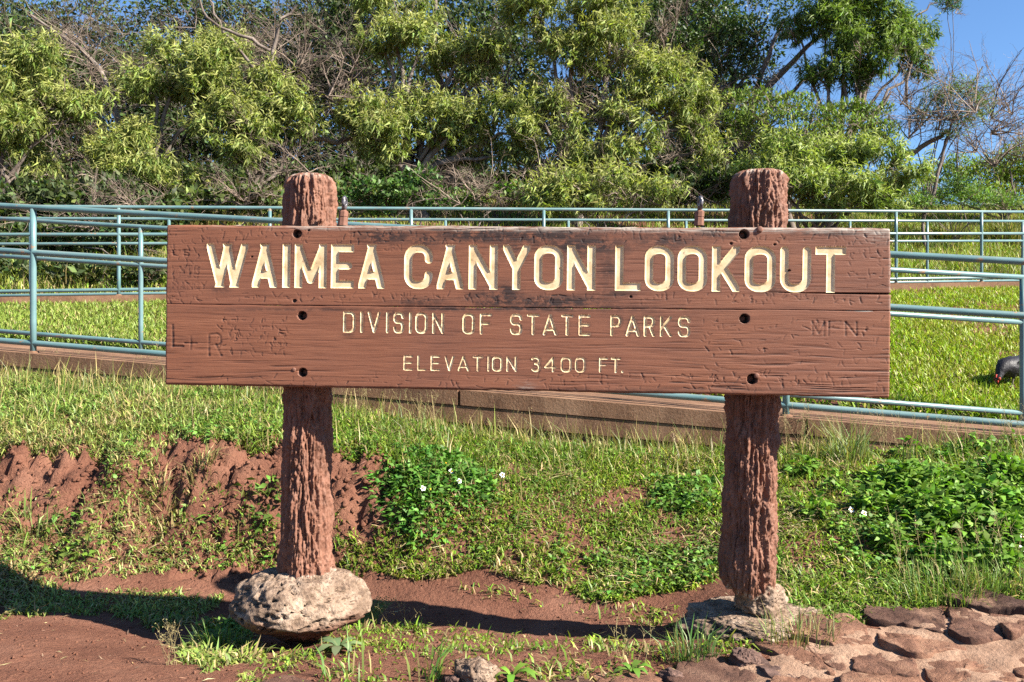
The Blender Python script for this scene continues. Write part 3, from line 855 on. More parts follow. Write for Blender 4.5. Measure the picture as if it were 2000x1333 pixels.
# posts: log-like, bark ridges in relief
def build_post(axis, prof, Yc, seed, botfun, rough, domed):
    """axis: two (px,py) ; prof: [(py, radius px)]"""
    NA, NH = 230, 620
    py = np.linspace(prof[0][0], prof[-1][0], NH)
    pxa = np.interp(py, [axis[0][1], axis[1][1]], [axis[0][0], axis[1][0]])
    ctr = np.array([P(x, y, Yc) for x, y in zip(pxa, py)])
    R = np.interp(py, [p[0] for p in prof], [p[1] for p in prof]) * Yc / FPX
    th = np.linspace(0, 2 * np.pi, NA, endpoint=False)
    T, Hh = np.meshgrid(th, np.arange(NH), indexing='ij')
    Z = ctr[Hh, 2]
    cx_, sy_ = np.cos(T), np.sin(T)
    n1 = fbm(cx_ * 2.6 + seed, sy_ * 2.6, Z * 5.5, 4, seed, 0.55)
    ridge = 1 - np.abs(fbm(cx_ * 3.6 + 7 + 0.6 * n1, sy_ * 3.6, Z * 7.0 + seed, 3, seed + 5, 0.55)) * 3.0
    lump = np.clip(fbm(cx_ * 5.5, sy_ * 5.5 + 3, Z * 14 + seed, 3, seed + 9), -0.2, 1)
    fine = fbm(cx_ * 17, sy_ * 17, Z * 75, 3, seed + 13)
    lump2 = np.clip(fbm(cx_ * 8 + 0.5 * n1, sy_ * 8 + 5, Z * 27 + seed, 5, seed + 21, 0.62), -0.15, 1) * (0.55 + 0.9 * vn(cx_ * 2, sy_ * 2, Z * 4, seed + 31) ** 2)
    rid2 = 1 - np.abs(fbm(cx_ * 7 + 0.8 * n1, sy_ * 7, Z * 3.2, 3, seed + 25)) * 4
    wz = 0.5 * n1
    cr1 = np.clip(1 - np.abs(fbm(cx_ * 3.4 + wz, sy_ * 3.4 + 11, Z * 3.6 + seed, 4, seed + 41, 0.55)) * 9, 0, 1)
    cr2 = np.clip(1 - np.abs(fbm(cx_ * 8 + wz, sy_ * 8 + 4, Z * 9 + seed, 3, seed + 45, 0.6)) * 7, 0, 1)
    chip = np.floor((fbm(cx_ * 5 + wz, sy_ * 5, Z * 8 + seed, 3, seed + 51) + 1) * 5) / 5 - 1
    disp = chip * 0.011 * rough - cr1 * 0.011 - cr2 * 0.005 + n1 * 0.008 + np.clip(ridge, -1, 1) * 0.003 * rough + lump * 0.008 * rough + lump2 * 0.012 * rough + np.clip(rid2, -1, 1) * 0.0025 + fine * 0.0045
    fade = np.clip((py - prof[0][0]) / 14.0, 0, 1)[Hh]
    rr = np.maximum(R[Hh] + disp * (0.4 + 0.6 * fade), 0.001)
    X = ctr[Hh, 0] + rr * cx_; Yy = ctr[Hh, 1] + rr * sy_
    Zz = Z + botfun(T, Hh / (NH - 1.0), Z)
    V = np.stack([X, Yy, Zz], -1).reshape(-1, 3)
    Fq = grid_faces(NA, NH, True)
    top = ctr[0] + [0, 0, 0.006]; bot = ctr[-1] + [0, 0, 0.01]
    n = len(V); V = np.vstack([V, top, bot])
    i = np.arange(NA); i2 = (i + 1) % NA
    tri = np.vstack([np.stack([i * NH, i2 * NH, np.full(NA, n)], -1)[:, ::-1], np.stack([i * NH + NH - 1, i2 * NH + NH - 1, np.full(NA, n + 1)], -1)])
    pyv = py[Hh]
    wear = np.clip(0.6 * sstep(prof[0][0] + 16, prof[0][0] + 2, pyv) + 1.0 * sstep(prof[-1][0] - 14, prof[-1][0] - 2, pyv) + 0.04, 0, 1).reshape(-1)
    wear = np.concatenate([wear, [0.5, 1]])
    return mk("post", V, [Fq[:, ::-1], tri[:, ::-1]], M['post'], sign, True, {"wear": wear}, origin=so_)

YL, YR = boardY(600) + THICK + 0.103, boardY(1475) + THICK + 0.105
def botL(T, h, Z):
    k_ = sstep(0.93, 1.0, h)
    return k_ * (0.018 * np.cos(T + 0.6) + fbm(np.cos(T) * 4, np.sin(T) * 4, 0, 3, 3) * 0.02)
def botR(T, h, Z):
    k_ = sstep(0.90, 1.0, h)
    return k_ * (-0.022 * np.cos(T - 0.2) + fbm(np.cos(T) * 4, np.sin(T) * 4, 2, 3, 4) * 0.022)
build_post([(606, 340), (597, 1128)], [(341, 20), (343, 31), (348, 41), (358, 46.5), (380, 48.5), (430, 50), (470, 49), (760, 45.5), (900, 44.5), (1000, 47), (1080, 52), (1128, 55)], YL, 3, botL, 1.0, True)
build_post([(1484, 336), (1458, 1158)], [(336, 38), (338, 42), (342, 46), (360, 49), (400, 51.5), (434, 53), (470, 50), (780, 46), (900, 47), (1050, 49), (1110, 54), (1140, 51), (1158, 42)], YR, 9, botR, 1.35, False)

# eyebolts standing in the board's top edge
def eyebolt(px, lean):
    Yb = boardY(px) + 0.022
    base = P(px, 441, Yb)
    sc_ = Yb / FPX
    n = 8
    root = None
    prof = [(0, 10), (7 * 1, 9.6), (15, 9.4), (15.2, 8.8), (17, 8.8), (17.2, 9.6), (27, 9.4), (29, 6.8), (29.1, 5), (38, 4.3), (38.1, 0.01)]
    a = np.arange(n) * 2 * np.pi / n + 0.35
    V = np.array([base + np.array([r * math.cos(t) + lean * h * 0.09, r * math.sin(t), h]) * sc_ for h, r in prof for t in a])
    i, j = np.meshgrid(np.arange(len(prof) - 1), np.arange(n), indexing='ij')
    F = np.stack([i * n + j, i * n + (j + 1) % n, (i + 1) * n + (j + 1) % n, (i + 1) * n + j], -1).reshape(-1, 4)
    sh = mk("eyebolt", V, [F], M['bolt'], sign, False, origin=so_)
    c = base + np.array([lean * 4.6, 0, 44]) * sc_
    t = np.linspace(0, 2 * np.pi, 22)
    path = np.array([[c + np.array([0.25 * lean * math.cos(x), 10.5 * math.sin(x), 10.5 * math.cos(x)]) * sc_ for x in t]])
    V, F = tubes(path, np.full((1, 22), 4.0 * sc_), 8)
    mk("ring", V, [F], M['iron'], sh, True, origin=so_)
eyebolt(669, 0.9)
eyebolt(1365, 0.6)

# ------------------------------------------------------------------ footing boulders and rocks
def blob_rock(name, ctr, rad, seed, mat, label, category, group=None, n=5, flat_top=None, amp=0.16, pit=0.0, soil=True, squash=2.4, undercut=0.0, facets=0):
    NA, NH = (120, 70) if n >= 5 else (28, 16)
    th = np.linspace(0, 2 * np.pi, NA, endpoint=False)
    ph = np.linspace(-np.pi / 2 + 0.02, np.pi / 2 - 0.02, NH)
    T, Ph = np.meshgrid(th, ph, indexing='ij')
    d = np.stack([np.cos(Ph) * np.cos(T), np.cos(Ph) * np.sin(T), np.sin(Ph)], -1)
    e = squash
    sup = (np.abs(d[..., 0]) ** e + np.abs(d[..., 1]) ** e + np.abs(d[..., 2]) ** e) ** (-1 / e)
    if facets:
        r2 = np.random.default_rng(seed)
        fr = np.full(T.shape, 1.25)
        for _ in range(facets):
            nn = r2.normal(0, 1, 3); nn[2] *= 0.8; nn /= np.linalg.norm(nn)
            dn = d @ nn
            fr = np.minimum(fr, np.where(dn > 0.05, r2.uniform(0.86, 1.0) / np.maximum(dn, 0.05), 9))
        sup = np.minimum(sup * 1.05, fr)
    q = d * sup[..., None]
    n1 = fbm(q[..., 0] * 1.5 + seed, q[..., 1] * 1.5, q[..., 2] * 1.5, 4, seed)
    n2 = fbm(q[..., 0] * 6 + seed, q[..., 1] * 6, q[..., 2] * 6, 4, seed + 3, 0.6)
    q = q * (1 + amp * n1 + amp * 0.35 * n2 - pit * np.clip(fbm(q[..., 0] * 12, q[..., 1] * 12, q[..., 2] * 12, 4, seed + 7, 0.65) - 0.12, 0, 1) * 1.6)[..., None]
    V = q * np.asarray(rad)
    if undercut: V[..., :2] *= (1 - undercut * sstep(-0.05, -1.0, V[..., 2:3] / rad[2]))
    if flat_top is not None:
        V[..., 2] = np.where(V[..., 2] > flat_top, flat_top + (V[..., 2] - flat_top) * 0.25, V[..., 2])
    zs = V[..., 2] / rad[2]
    so2 = sstep(-0.02, -0.3, zs + 0.3 * fbm(V[..., 0] * 9, V[..., 1] * 9, V[..., 2] * 9, 3, seed + 11)) if soil else np.zeros_like(zs)
    V = V.reshape(-1, 3)
    F = grid_faces(NA, NH, True)
    nV = len(V)
    i = np.arange(NA); i2 = (i + 1) % NA
    V = np.vstack([V, V[i * NH].mean(0), V[i * NH + NH - 1].mean(0)])
    tri = np.vstack([np.stack([i2 * NH, i * NH, np.full(NA, nV)], -1), np.stack([i * NH + NH - 1, i2 * NH + NH - 1, np.full(NA, nV + 1)], -1)])
    o = mk(name, V, [F, tri], M[mat], None, True, {"soil": np.concatenate([so2.reshape(-1), [1, 0]])}, loc=tuple(ctr))
    return tag(o, label, category, group)

cl = P(588, 1190, YL)
blob_rock("footing_boulder", (cl[0], YL - 0.02, 0.026), (0.244, 0.235, 0.135), 21, 'boulder', "rounded pale pitted footing boulder under the left sign post", "boulder", "footing boulders under the sign posts", amp=0.15, pit=0.26, squash=2.0, undercut=0.30, facets=14)
cr = P(1462, 1215, YR)
blob_rock("footing_boulder", (cr[0] + 0.03, YR - 0.0, -0.025), (0.262, 0.20, 0.095), 34, 'boulder', "low flat crumbling pale footing slab under the right sign post", "boulder", "footing boulders under the sign posts", flat_top=0.045, amp=0.26, pit=0.22, facets=16)
c = P(1484, 1175, YR - 0.01)
blob_rock("concrete_stub", (c[0], YR - 0.01, 0.075), (0.086, 0.07, 0.062), 47, 'boulder', "broken pale concrete stub wedged between right post and its footing slab", "stone", amp=0.28, pit=0.16, soil=False, squash=5, facets=11)
for (px, py, r, mt, lb) in [(1455, 1287, 28, 'rock', "dark angular lava rock at the edge of the paving below the right footing"),
                            (930, 1318, 40, 'boulder', "pale broken rock at the bottom edge of the photo between small dark stones"),
                            (1310, 1318, 22, 'rock', "small dark rock at the corner of the stone paving"),
                            (885, 1325, 16, 'rock', "small dark stone left of the pale broken rock")]:
    Yd = 2.75
    p = P(px, py, Yd)
    for _ in range(12):
        p = P(px, py, Yd); Yd += 0.5 * (p[2] - (float(ground_z(p[0], Yd)) + 0.02)) * 2.0
    rr = r * Yd / FPX
    blob_rock("rock", (p[0], Yd, float(ground_z(p[0], Yd)) + rr * 0.35), (rr, rr * 0.8, rr * 0.75), int(px), mt, lb, "rock", "loose rocks by the paving", n=5, amp=0.3, pit=0.2, soil=False, squash=3.0, facets=12)

def ground_hit(px, py, y0=2.5, y1=30.0):
    """walk the ray of a photo pixel until it meets the ground"""
    Ys = np.arange(y0, y1, 0.02)
    X = (px - CX) / FPX * Ys
    Z = EYE - (py - HY) / FPX * Ys
    g = ground_z(X, Ys)
    w = np.where(Z < g)[0]
    i = w[0] if len(w) else len(Ys) - 1
    return np.array([X[i], Ys[i], g[i]])

# ------------------------------------------------------------------ stone paving, lower right
def paving():
    edge = [(1400, 1345), (1425, 1318), (1470, 1302), (1520, 1280), (1570, 1262), (1640, 1243), (1700, 1232), (1780, 1222), (1870, 1205), (1930, 1190), (2010, 1182), (2300, 1165)]
    E = np.array([ground_hit(*p)[:2] for p in edge])
    Eb = np.vstack([E, [3.2, 3.3], [3.2, 1.2], [0.62, 1.2]])
    root = bpy.data.objects.new("stone_paving", None); C.objects.link(root)
    root.location = (1.2, 2.5, 0)
    tag(root, "flat red-brown lava stones set in tan mortar at the foot of the slope", "paving", kind="structure")
    og = np.array(root.location)
    def inside(x, y):
        r = np.zeros(np.shape(x), bool); n = len(Eb)
        for i in range(n):
            x1, y1 = Eb[i]; x2, y2 = Eb[(i + 1) % n]
            cnd = ((y1 > y) != (y2 > y)) & (x < (x2 - x1) * (y - y1) / (y2 - y1 + 1e-12) + x1)
            r ^= cnd
        return r
    # mortar bed
    xs, ys = np.arange(0.0, 3.21, 0.022), np.arange(1.2, 3.5, 0.022)
    XX, YY = np.meshgrid(xs, ys, indexing='ij')
    ins = inside(XX, YY)
    ZZ = ground_base(XX, YY) + 0.017 + fbm(XX * 11, YY * 11, 0, 4, 90) * 0.020
    F = grid_faces(len(xs), len(ys))
    F = F[ins.reshape(-1)[F].all(1)]
    u, inv = np.unique(F, return_inverse=True)
    mk("mortar_bed", np.stack([XX, YY, ZZ], -1).reshape(-1, 3)[u], [inv.reshape(-1, 4)], M['mortar'], root, True, origin=og)
    # stones: relaxed cells with shrunken, wobbly outlines
    r_ = np.random.default_rng(5)
    pts = []
    while len(pts) < 150:
        p = np.array([r_.uniform(0.1, 3.2), r_.uniform(1.25, 3.35)])
        if not inside(p[0], p[1]): continue
        if any(np.hypot(*((p - q) / [1.25, 0.8])) < 0.095 + 0.12 * ((i * 37) % 7) / 7 for i, q in enumerate(pts)):
            if r_.random() < 0.995: continue
        pts.append(p)
    pts = np.array(pts)
    for i, p in enumerate(pts):
        NA = 56
        out = []
        rot = r_.uniform(0, 0.3)
        for t in np.arange(NA) * 2 * np.pi / NA:
            d = np.array([math.cos(t), math.sin(t)])
            rmax = 0.22
            for j, q in enumerate(pts):
                if j == i: continue
                v = q - p; dn = d @ v
                if dn > 1e-6: rmax = min(rmax, (v @ v) / 2 / dn)
            out.append(rmax)
        out = np.array(out)
        out = (np.roll(out, 1) + out * 2 + np.roll(out, -1)) / 4
        out = np.maximum(out - 0.007 - 0.009 * r_.random(), 0.02)
        out *= 1 + 0.16 * fbm(np.cos(np.arange(NA) * 2 * np.pi / NA) * 2.6 + i, np.sin(np.arange(NA) * 2 * np.pi / NA) * 2.6, i, 3, 7, 0.6)
        h = 0.006 + r_.uniform(0.0, 0.011)
        tilt = r_.normal(0, 0.035, 2)
        a = np.arange(NA) * 2 * np.pi / NA
        rings = [(1.02, -0.02), (1.0, h * 0.8), (0.985, h * 0.97), (0.9, h), (0.66, h + 0.002), (0.40, h + 0.004), (0.15, h + 0.004)]
        V = []
        for k_, z in rings:
            x, y = p[0] + np.cos(a) * out * k_, p[1] + np.sin(a) * out * k_
            zz = ground_base(np.full(NA, p[0]), np.full(NA, p[1])) + 0.012 + z + ((x - p[0]) * tilt[0] + (y - p[1]) * tilt[1]) * (1 if z > 0 else 0)
            zz = zz + (fbm(x * 14, y * 14, i, 4, 91) * 0.016 + np.abs(fbm(x * 30, y * 30, i, 3, 92)) * -0.016) * (1 if z > 0 else 0)
            V.append(np.stack([x, y, zz], -1))
        V = np.vstack(V)
        nr = len(rings)
        ii, jj = np.meshgrid(np.arange(nr - 1), np.arange(NA), indexing='ij')
        Fq = np.stack([ii * NA + jj, ii * NA + (jj + 1) % NA, (ii + 1) * NA + (jj + 1) % NA, (ii + 1) * NA + jj], -1).reshape(-1, 4)
        n = len(V); V = np.vstack([V, V[-NA:].mean(0)])
        tri = np.stack([(nr - 1) * NA + np.arange(NA), (nr - 1) * NA + (np.arange(NA) + 1) % NA, np.full(NA, n)], -1)
        pxs, pys = project(p[0], p[1], 0.0)
        mk("paving_stone", V, [Fq, tri], M['stone'] if r_.random() < 0.86 else M['rock'], root, True, origin=og)
    return inside
on_paving = paving()

# pebbles and clods scattered on the bare soil
def pebbles():
    n = 5200
    X = rng.uniform(-2.6, 1.6, n); Y = 2.45 + rng.random(n) ** 1.3 * 2.1
    k_ = ~on_paving(X, Y)
    X, Y = X[k_], Y[k_]; n = len(X)
    Z = ground_z(X, Y)
    r = 0.0015 + 0.0065 * rng.random(n) ** 5
    O = np.array([[1, 0, 0], [-1, 0, 0], [0, 1, 0], [0, -1, 0], [0, 0, 1], [0, 0, -1]], float)
    Fo = np.array([[0, 2, 4], [2, 1, 4], [1, 3, 4], [3, 0, 4], [2, 0, 5], [1, 2, 5], [3, 1, 5], [0, 3, 5]])
    V = O[None] * (r[:, None, None] * rng.uniform(0.6, 1.4, (n, 6, 1))) + np.stack([X, Y, Z + r * 0.3], -1)[:, None]
    F = (Fo[None] + (np.arange(n) * 6)[:, None, None]).reshape(-1, 3)
    tag(mk("pebbles", V.reshape(-1, 3), [F], M['soil'], smooth=True), "small pebbles and clods strewn over the bare red soil", "pebbles", kind="stuff")
pebbles()

def clods():
    n = 2600
    X = rng.uniform(-2.7, -0.35, n); Y = rng.uniform(4.0, 4.75, n)
    k_ = rng.random(n) < bank_mask(X, Y) + 0.05
    X, Y = X[k_], Y[k_]; n = len(X)
    r = 0.004 + 0.016 * rng.random(n) ** 3
    O = np.array([[1, 0, 0], [-1, 0, 0], [0, 1, 0], [0, -1, 0], [0, 0, 1], [0, 0, -1]], float)
    Fo = np.array([[0, 2, 4], [2, 1, 4], [1, 3, 4], [3, 0, 4], [2, 0, 5], [1, 2, 5], [3, 1, 5], [0, 3, 5]])
    V = O[None] * (r[:, None, None] * rng.uniform(0.6, 1.4, (n, 6, 1))) + np.stack([X, Y, ground_z(X, Y) + r * 0.2], -1)[:, None]
    F = (Fo[None] + (np.arange(n) * 6)[:, None, None]).reshape(-1, 3)
    tag(mk("soil_crumbs", V.reshape(-1, 3), [F], M['soil'], smooth=True), "crumbled red clods lying on the eroded bank", "soil crumbs", kind="stuff")
clods()
for px, py, rx, lb in [(1235, 1328, 75, "flat brown stone half buried at the bottom edge below the seedling"), (560, 1332, 55, "flat tan stone half buried at the bottom edge left of centre"), (1115, 1334, 60, "flat dark stone half buried at the bottom edge right of the pale rock"), (1025, 1331, 40, "reddish flat stone at the bottom edge beside the pale rock")]:
    g_ = ground_hit(px, py)
    rr = rx * g_[1] / FPX
    blob_rock("flat_stone", (g_[0], g_[1] - 0.05, g_[2] - 0.012), (rr, rr * 0.75, 0.035), int(px) + 1, 'stone', lb, "stone", "half buried flat stones along the bottom edge", n=5, amp=0.2, pit=0.1, soil=False, squash=3.0, flat_top=0.02, facets=9)

# ------------------------------------------------------------------ grass
def blades(pos, h, w, lean, az, col, name, mat, label, category, kind="stuff", tipcol=1.25, parent=None, origin=None, group=None, curl=0.5):
    """5-vertex blades: base pair, middle pair, tip"""
    n = len(pos)
    ld = np.stack([np.cos(az), np.sin(az), np.zeros(n)], -1)
    sd_ = np.stack([-np.sin(az), np.cos(az), np.zeros(n)], -1)
    tw = rng.normal(0, 0.5, n)
    sd_ = sd_ * np.cos(tw)[:, None] + ld * np.sin(tw)[:, None]
    up_ = np.array([0, 0, 1.0])
    a1, a2 = lean * (1 - curl), lean * (1 + curl)
    d1 = up_ * np.cos(a1)[:, None] + ld * np.sin(a1)[:, None]
    d2 = up_ * np.cos(a2)[:, None] + ld * np.sin(a2)[:, None]
    m = pos + d1 * (h * 0.5)[:, None]
    t = m + d2 * (h * 0.55)[:, None]
    V = np.stack([pos - sd_ * w[:, None] * 0.4, pos + sd_ * w[:, None] * 0.4, m - sd_ * w[:, None] * 0.5, m + sd_ * w[:, None] * 0.5, t], 1)
    b = (np.arange(n) * 5)[:, None]
    Q = b + np.array([[0, 1, 3, 2]]); T = b + np.array([[2, 3, 4]])
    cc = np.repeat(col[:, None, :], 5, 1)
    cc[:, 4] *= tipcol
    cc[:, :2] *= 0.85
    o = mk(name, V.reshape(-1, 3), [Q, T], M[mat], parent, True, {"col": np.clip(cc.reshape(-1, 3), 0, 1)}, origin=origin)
    if label: tag(o, label, category, group, kind)
    return o

def grass_cols(n, base, spread=0.25, dry=0.15, drycol=(0.30, 0.235, 0.10)):
    base = np.asarray(base)
    c = base[None] * np.exp(rng.normal(0, spread, (n, 1))) * (1 + rng.normal(0, 0.12, (n, 3)))
    d = rng.random(n) < dry
    c[d] = np.asarray(drycol) * np.exp(rng.normal(0, 0.25, (d.sum(), 1)))
    return np.clip(c, 0.004, 0.6)

def poly_in(poly, x, y):
    r = np.zeros(np.shape(x), bool); n = len(poly)
    for i in range(n):
        x1, y1 = poly[i]; x2, y2 = poly[(i + 1) % n]
        r ^= ((y1 > y) != (y2 > y)) & (x < (x2 - x1) * (y - y1) / (y2 - y1 + 1e-12) + x1)
    return r

G_FULL = [
    [(-300, 700), (560, 770), (700, 800), (1000, 840), (1400, 860), (2400, 870), (2400, 1150), (2000, 1172), (1900, 1185), (1700, 1215), (1620, 1228), (1530, 1200), (1500, 1100), (1420, 1120), (1360, 1168), (1200, 1172), (1060, 1156), (1000, 1130), (970, 1095), (900, 1120), (820, 1128), (740, 1122), (650, 1108), (660, 1060), (760, 1020), (770, 930), (660, 880), (560, 868), (470, 858), (360, 872), (250, 925), (160, 880), (60, 878), (-300, 880)],
]
G_MED = [
    [(-200, 985), (90, 1000), (250, 960), (330, 985), (420, 1015), (560, 1000), (560, 1110), (420, 1120), (340, 1100), (250, 1130), (80, 1120), (-200, 1090)],
    [(-200, 1120), (60, 1120), (160, 1160), (330, 1150), (440, 1170), (330, 1225), (170, 1205), (-200, 1200)],
    [(640, 1010), (700, 1020), (720, 1110), (650, 1120)],
    [(370, 1235), (480, 1215), (500, 1290), (420, 1318), (350, 1300)],
    [(260, 880), (330, 930), (270, 985), (200, 960)],
]
G_SPARSE = [
    [(640, 1190), (720, 1210), (1000, 1250), (1330, 1262), (1440, 1270), (1330, 1330), (1050, 1345), (480, 1345), (480, 1290), (620, 1280)],
    [(1510, 1190), (1640, 1225), (1600, 1275), (1430, 1290), (1330, 1270)],
    [(-200, 940), (540, 960), (540, 1010), (-200, 995)],
    [(900, 1150), (1340, 1200), (1320, 1230), (900, 1170)],
]
def grass_density(X, Y):
    Z = ground_base(X, Y)
    px, py = project(X, Y, Z)
    j1 = fbm(X * 5, Y * 5, 0, 3, 101) * 30; j2 = fbm(X * 5 + 9, Y * 5, 0, 3, 102) * 22
    px2, py2 = px + j1, py + j2
    d = np.zeros(X.shape)
    for p in G_SPARSE: d = np.maximum(d, 0.11 * poly_in(p, px2, py2) * (0.4 + 1.6 * (fbm(X * 7, Y * 7, 0, 2, 104) > 0.05)))
    for p in G_MED: d = np.maximum(d, 0.55 * poly_in(p, px2, py2))
    for p in G_FULL: d = np.maximum(d, 1.0 * poly_in(p, px2, py2))
    hole = fbm(X * 3.2, Y * 3.2, 0, 3, 103)
    d *= np.where(hole < -0.38, 0.3, 1.0)
    # little bare scrapes seen in the photo
    for cx, cy, rx, ry in [(1060, 1045, 45, 28), (1010, 925, 70, 22), (900, 945, 60, 12), (880, 1080, 50, 30), (1230, 970, 50, 20), (1320, 1050, 70, 30), (950, 1000, 40, 10)]:
        d *= 1 - 0.8 * np.exp(-((px2 - cx) / rx) ** 2 - ((py2 - cy) / ry) ** 2)
    return d * ~on_paving(X, Y)

def under_ramp(X, Y, A, B, w, m=0.02):
    d = B - A; L_ = np.linalg.norm(d[:2]); dh = d[:2] / L_; nr = np.array([-dh[1], dh[0]])
    if nr[1] < 0: nr = -nr
    k_ = (X - A[0]) * nr[0] + (Y - A[1]) * nr[1]
    return (k_ > -m) & (k_ < w + m)

def near_grass():
    n = 330000
    Y = 2.5 + rng.random(n) ** 0.85 * 3.5
    X = rng.uniform(-0.66, 0.66, n) * Y
    w_ = grass_density(X, Y)
    k_ = (rng.random(n) < w_) & ~under_ramp(X, Y, RA, RB, RW)
    X, Y = X[k_], Y[k_]; n = len(X)
    px, py = project(X, Y, ground_base(X, Y))
    patch = fbm(X * 2.3, Y * 2.3, 0, 3, 111)
    back = sstep(1000, 820, py)
    h = (0.026 + 0.040 * rng.random(n) ** 1.5) * (1 + 0.6 * back + 0.5 * patch)
    w = (0.0045 + 0.004 * rng.random(n)) * (1 + 0.15 * patch)
    lean = np.clip(np.abs(rng.normal(1.25 - 0.2 * back, 0.4, n)), 0.1, 1.65)
    az = rng.uniform(0, 2 * np.pi, n)
    left = sstep(700, 300, px)
    c = grass_cols(n, (0.155, 0.225, 0.024), 0.42, 0.0)
    c2 = grass_cols(n, (0.225, 0.275, 0.08), 0.38, 0.0)
    c = c * (1 - 0.7 * left[:, None]) + c2 * 0.7 * left[:, None]
    dk = sstep(0.0, 0.45, fbm(X * 1.7 + 5, Y * 1.7, 0, 3, 112))[:, None]
    c = c * (1 - 0.55 * dk) + np.array([0.085, 0.165, 0.022]) * np.exp(rng.normal(0, 0.25, (n, 1))) * 0.55 * dk
    dry = rng.random(n) < (0.10 + 0.32 * sstep(0.0, 0.5, patch))
    c[dry] = np.array([0.30, 0.23, 0.105]) * np.exp(rng.normal(0, 0.3, (dry.sum(), 1)))
    pos = np.stack([X, Y, ground_z(X, Y) - 0.004], -1)
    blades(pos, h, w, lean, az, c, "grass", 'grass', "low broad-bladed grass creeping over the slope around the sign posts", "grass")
    # taller thin blades towards the ramp edge
    n = 15000
    Y = rng.uniform(4.2, 5.9, n); X = rng.uniform(-0.64, 0.64, n) * Y
    px, py = project(X, Y, ground_base(X, Y))
    Yc = np.array([line_Y(RA, RB, x / y)[0] for x, y in zip(X, Y)])
    k_ = (rng.random(n) < (0.10 + 0.9 * sstep(0.7, 0.15, Yc - Y)) * (grass_density(X, Y) > 0.5)) & ~under_ramp(X, Y, RA, RB, RW)
    X, Y = X[k_], Y[k_]; n = len(X)
    pos = np.stack([X, Y, ground_z(X, Y) - 0.004], -1)
    blades(pos, 0.08 + 0.17 * rng.random(n) ** 2, 0.003 + 0.003 * rng.random(n), np.clip(np.abs(rng.normal(0.45, 0.3, n)), 0.05, 1.3), rng.uniform(0, 6.28, n),
           grass_cols(n, (0.15, 0.17, 0.045), 0.3, 0.35), "long_grass", 'grass', "longer seeding grass growing along the foot of the concrete ramp edge", "grass")
near_grass()

def ground_cover():
    """creeping small-leaved weeds, dead thatch and sprawling runners between the grass"""
    n = 60000
    Y = 3.3 + rng.random(n) * 2.3; X = rng.uniform(-0.64, 0.64, n) * Y
    pch = fbm(X * 2.6 + 3, Y * 2.6, 0, 3, 141)
    k_ = (rng.random(n) < sstep(0.05, 0.45, pch)) & (grass_density(X, Y) > 0.4) & ~under_ramp(X, Y, RA, RB, RW)
    X, Y = X[k_], Y[k_]; n = len(X)
    b = np.stack([X, Y, ground_z(X, Y) + 0.01 + 0.03 * rng.random(n)], -1)
    d = np.stack([rng.normal(0, 1, n), rng.normal(0, 1, n), rng.normal(0.15, 0.3, n)], -1)
    L_ = rng.uniform(0.016, 0.034, n)
    v, f, cc = kites(b, d, L_, L_ * rng.uniform(0.5, 0.75, n), rng.uniform(0, 0.8, n), jit((0.10, 0.19, 0.03), n, 0.35), np.array([0, -0.2, 1.0]) + rng.normal(0, 0.4, (n, 3)))
    tag(mk("creeping_weeds", v, [f], M['weed'], None, True, {"col": cc}), "small round-leaved weeds creeping in patches through the grass of the slope", "ground cover", kind="stuff")
    n = 42000
    Y = 3.3 + rng.random(n) * 2.4; X = rng.uniform(-0.64, 0.64, n) * Y
    pch = fbm(X * 3.1 + 8, Y * 3.1, 0, 3, 142)
    k_ = (rng.random(n) < 0.1 + 0.9 * sstep(0.05, 0.4, pch)) & (grass_density(X, Y) > 0.3) & ~under_ramp(X, Y, RA, RB, RW)
    X, Y = X[k_], Y[k_]; n = len(X)
    b = np.stack([X, Y, ground_z(X, Y) + 0.008 + 0.03 * rng.random(n)], -1)
    d = np.stack([rng.normal(0, 1, n), rng.normal(0, 1, n), rng.normal(0.05, 0.2, n)], -1)
    L_ = rng.uniform(0.03, 0.09, n)
    v, f, cc = kites(b, d, L_, np.full(n, 0.0035), rng.uniform(-0.4, 0.6, n), jit((0.30, 0.235, 0.12), n, 0.4), np.array([0, 0, 1.0]) + rng.normal(0, 0.3, (n, 3)))
    tag(mk("dead_thatch", v, [f], M['straw'], None, True, {"col": cc}), "dead straw-coloured thatch lying matted in patches among the green grass", "thatch", kind="stuff")
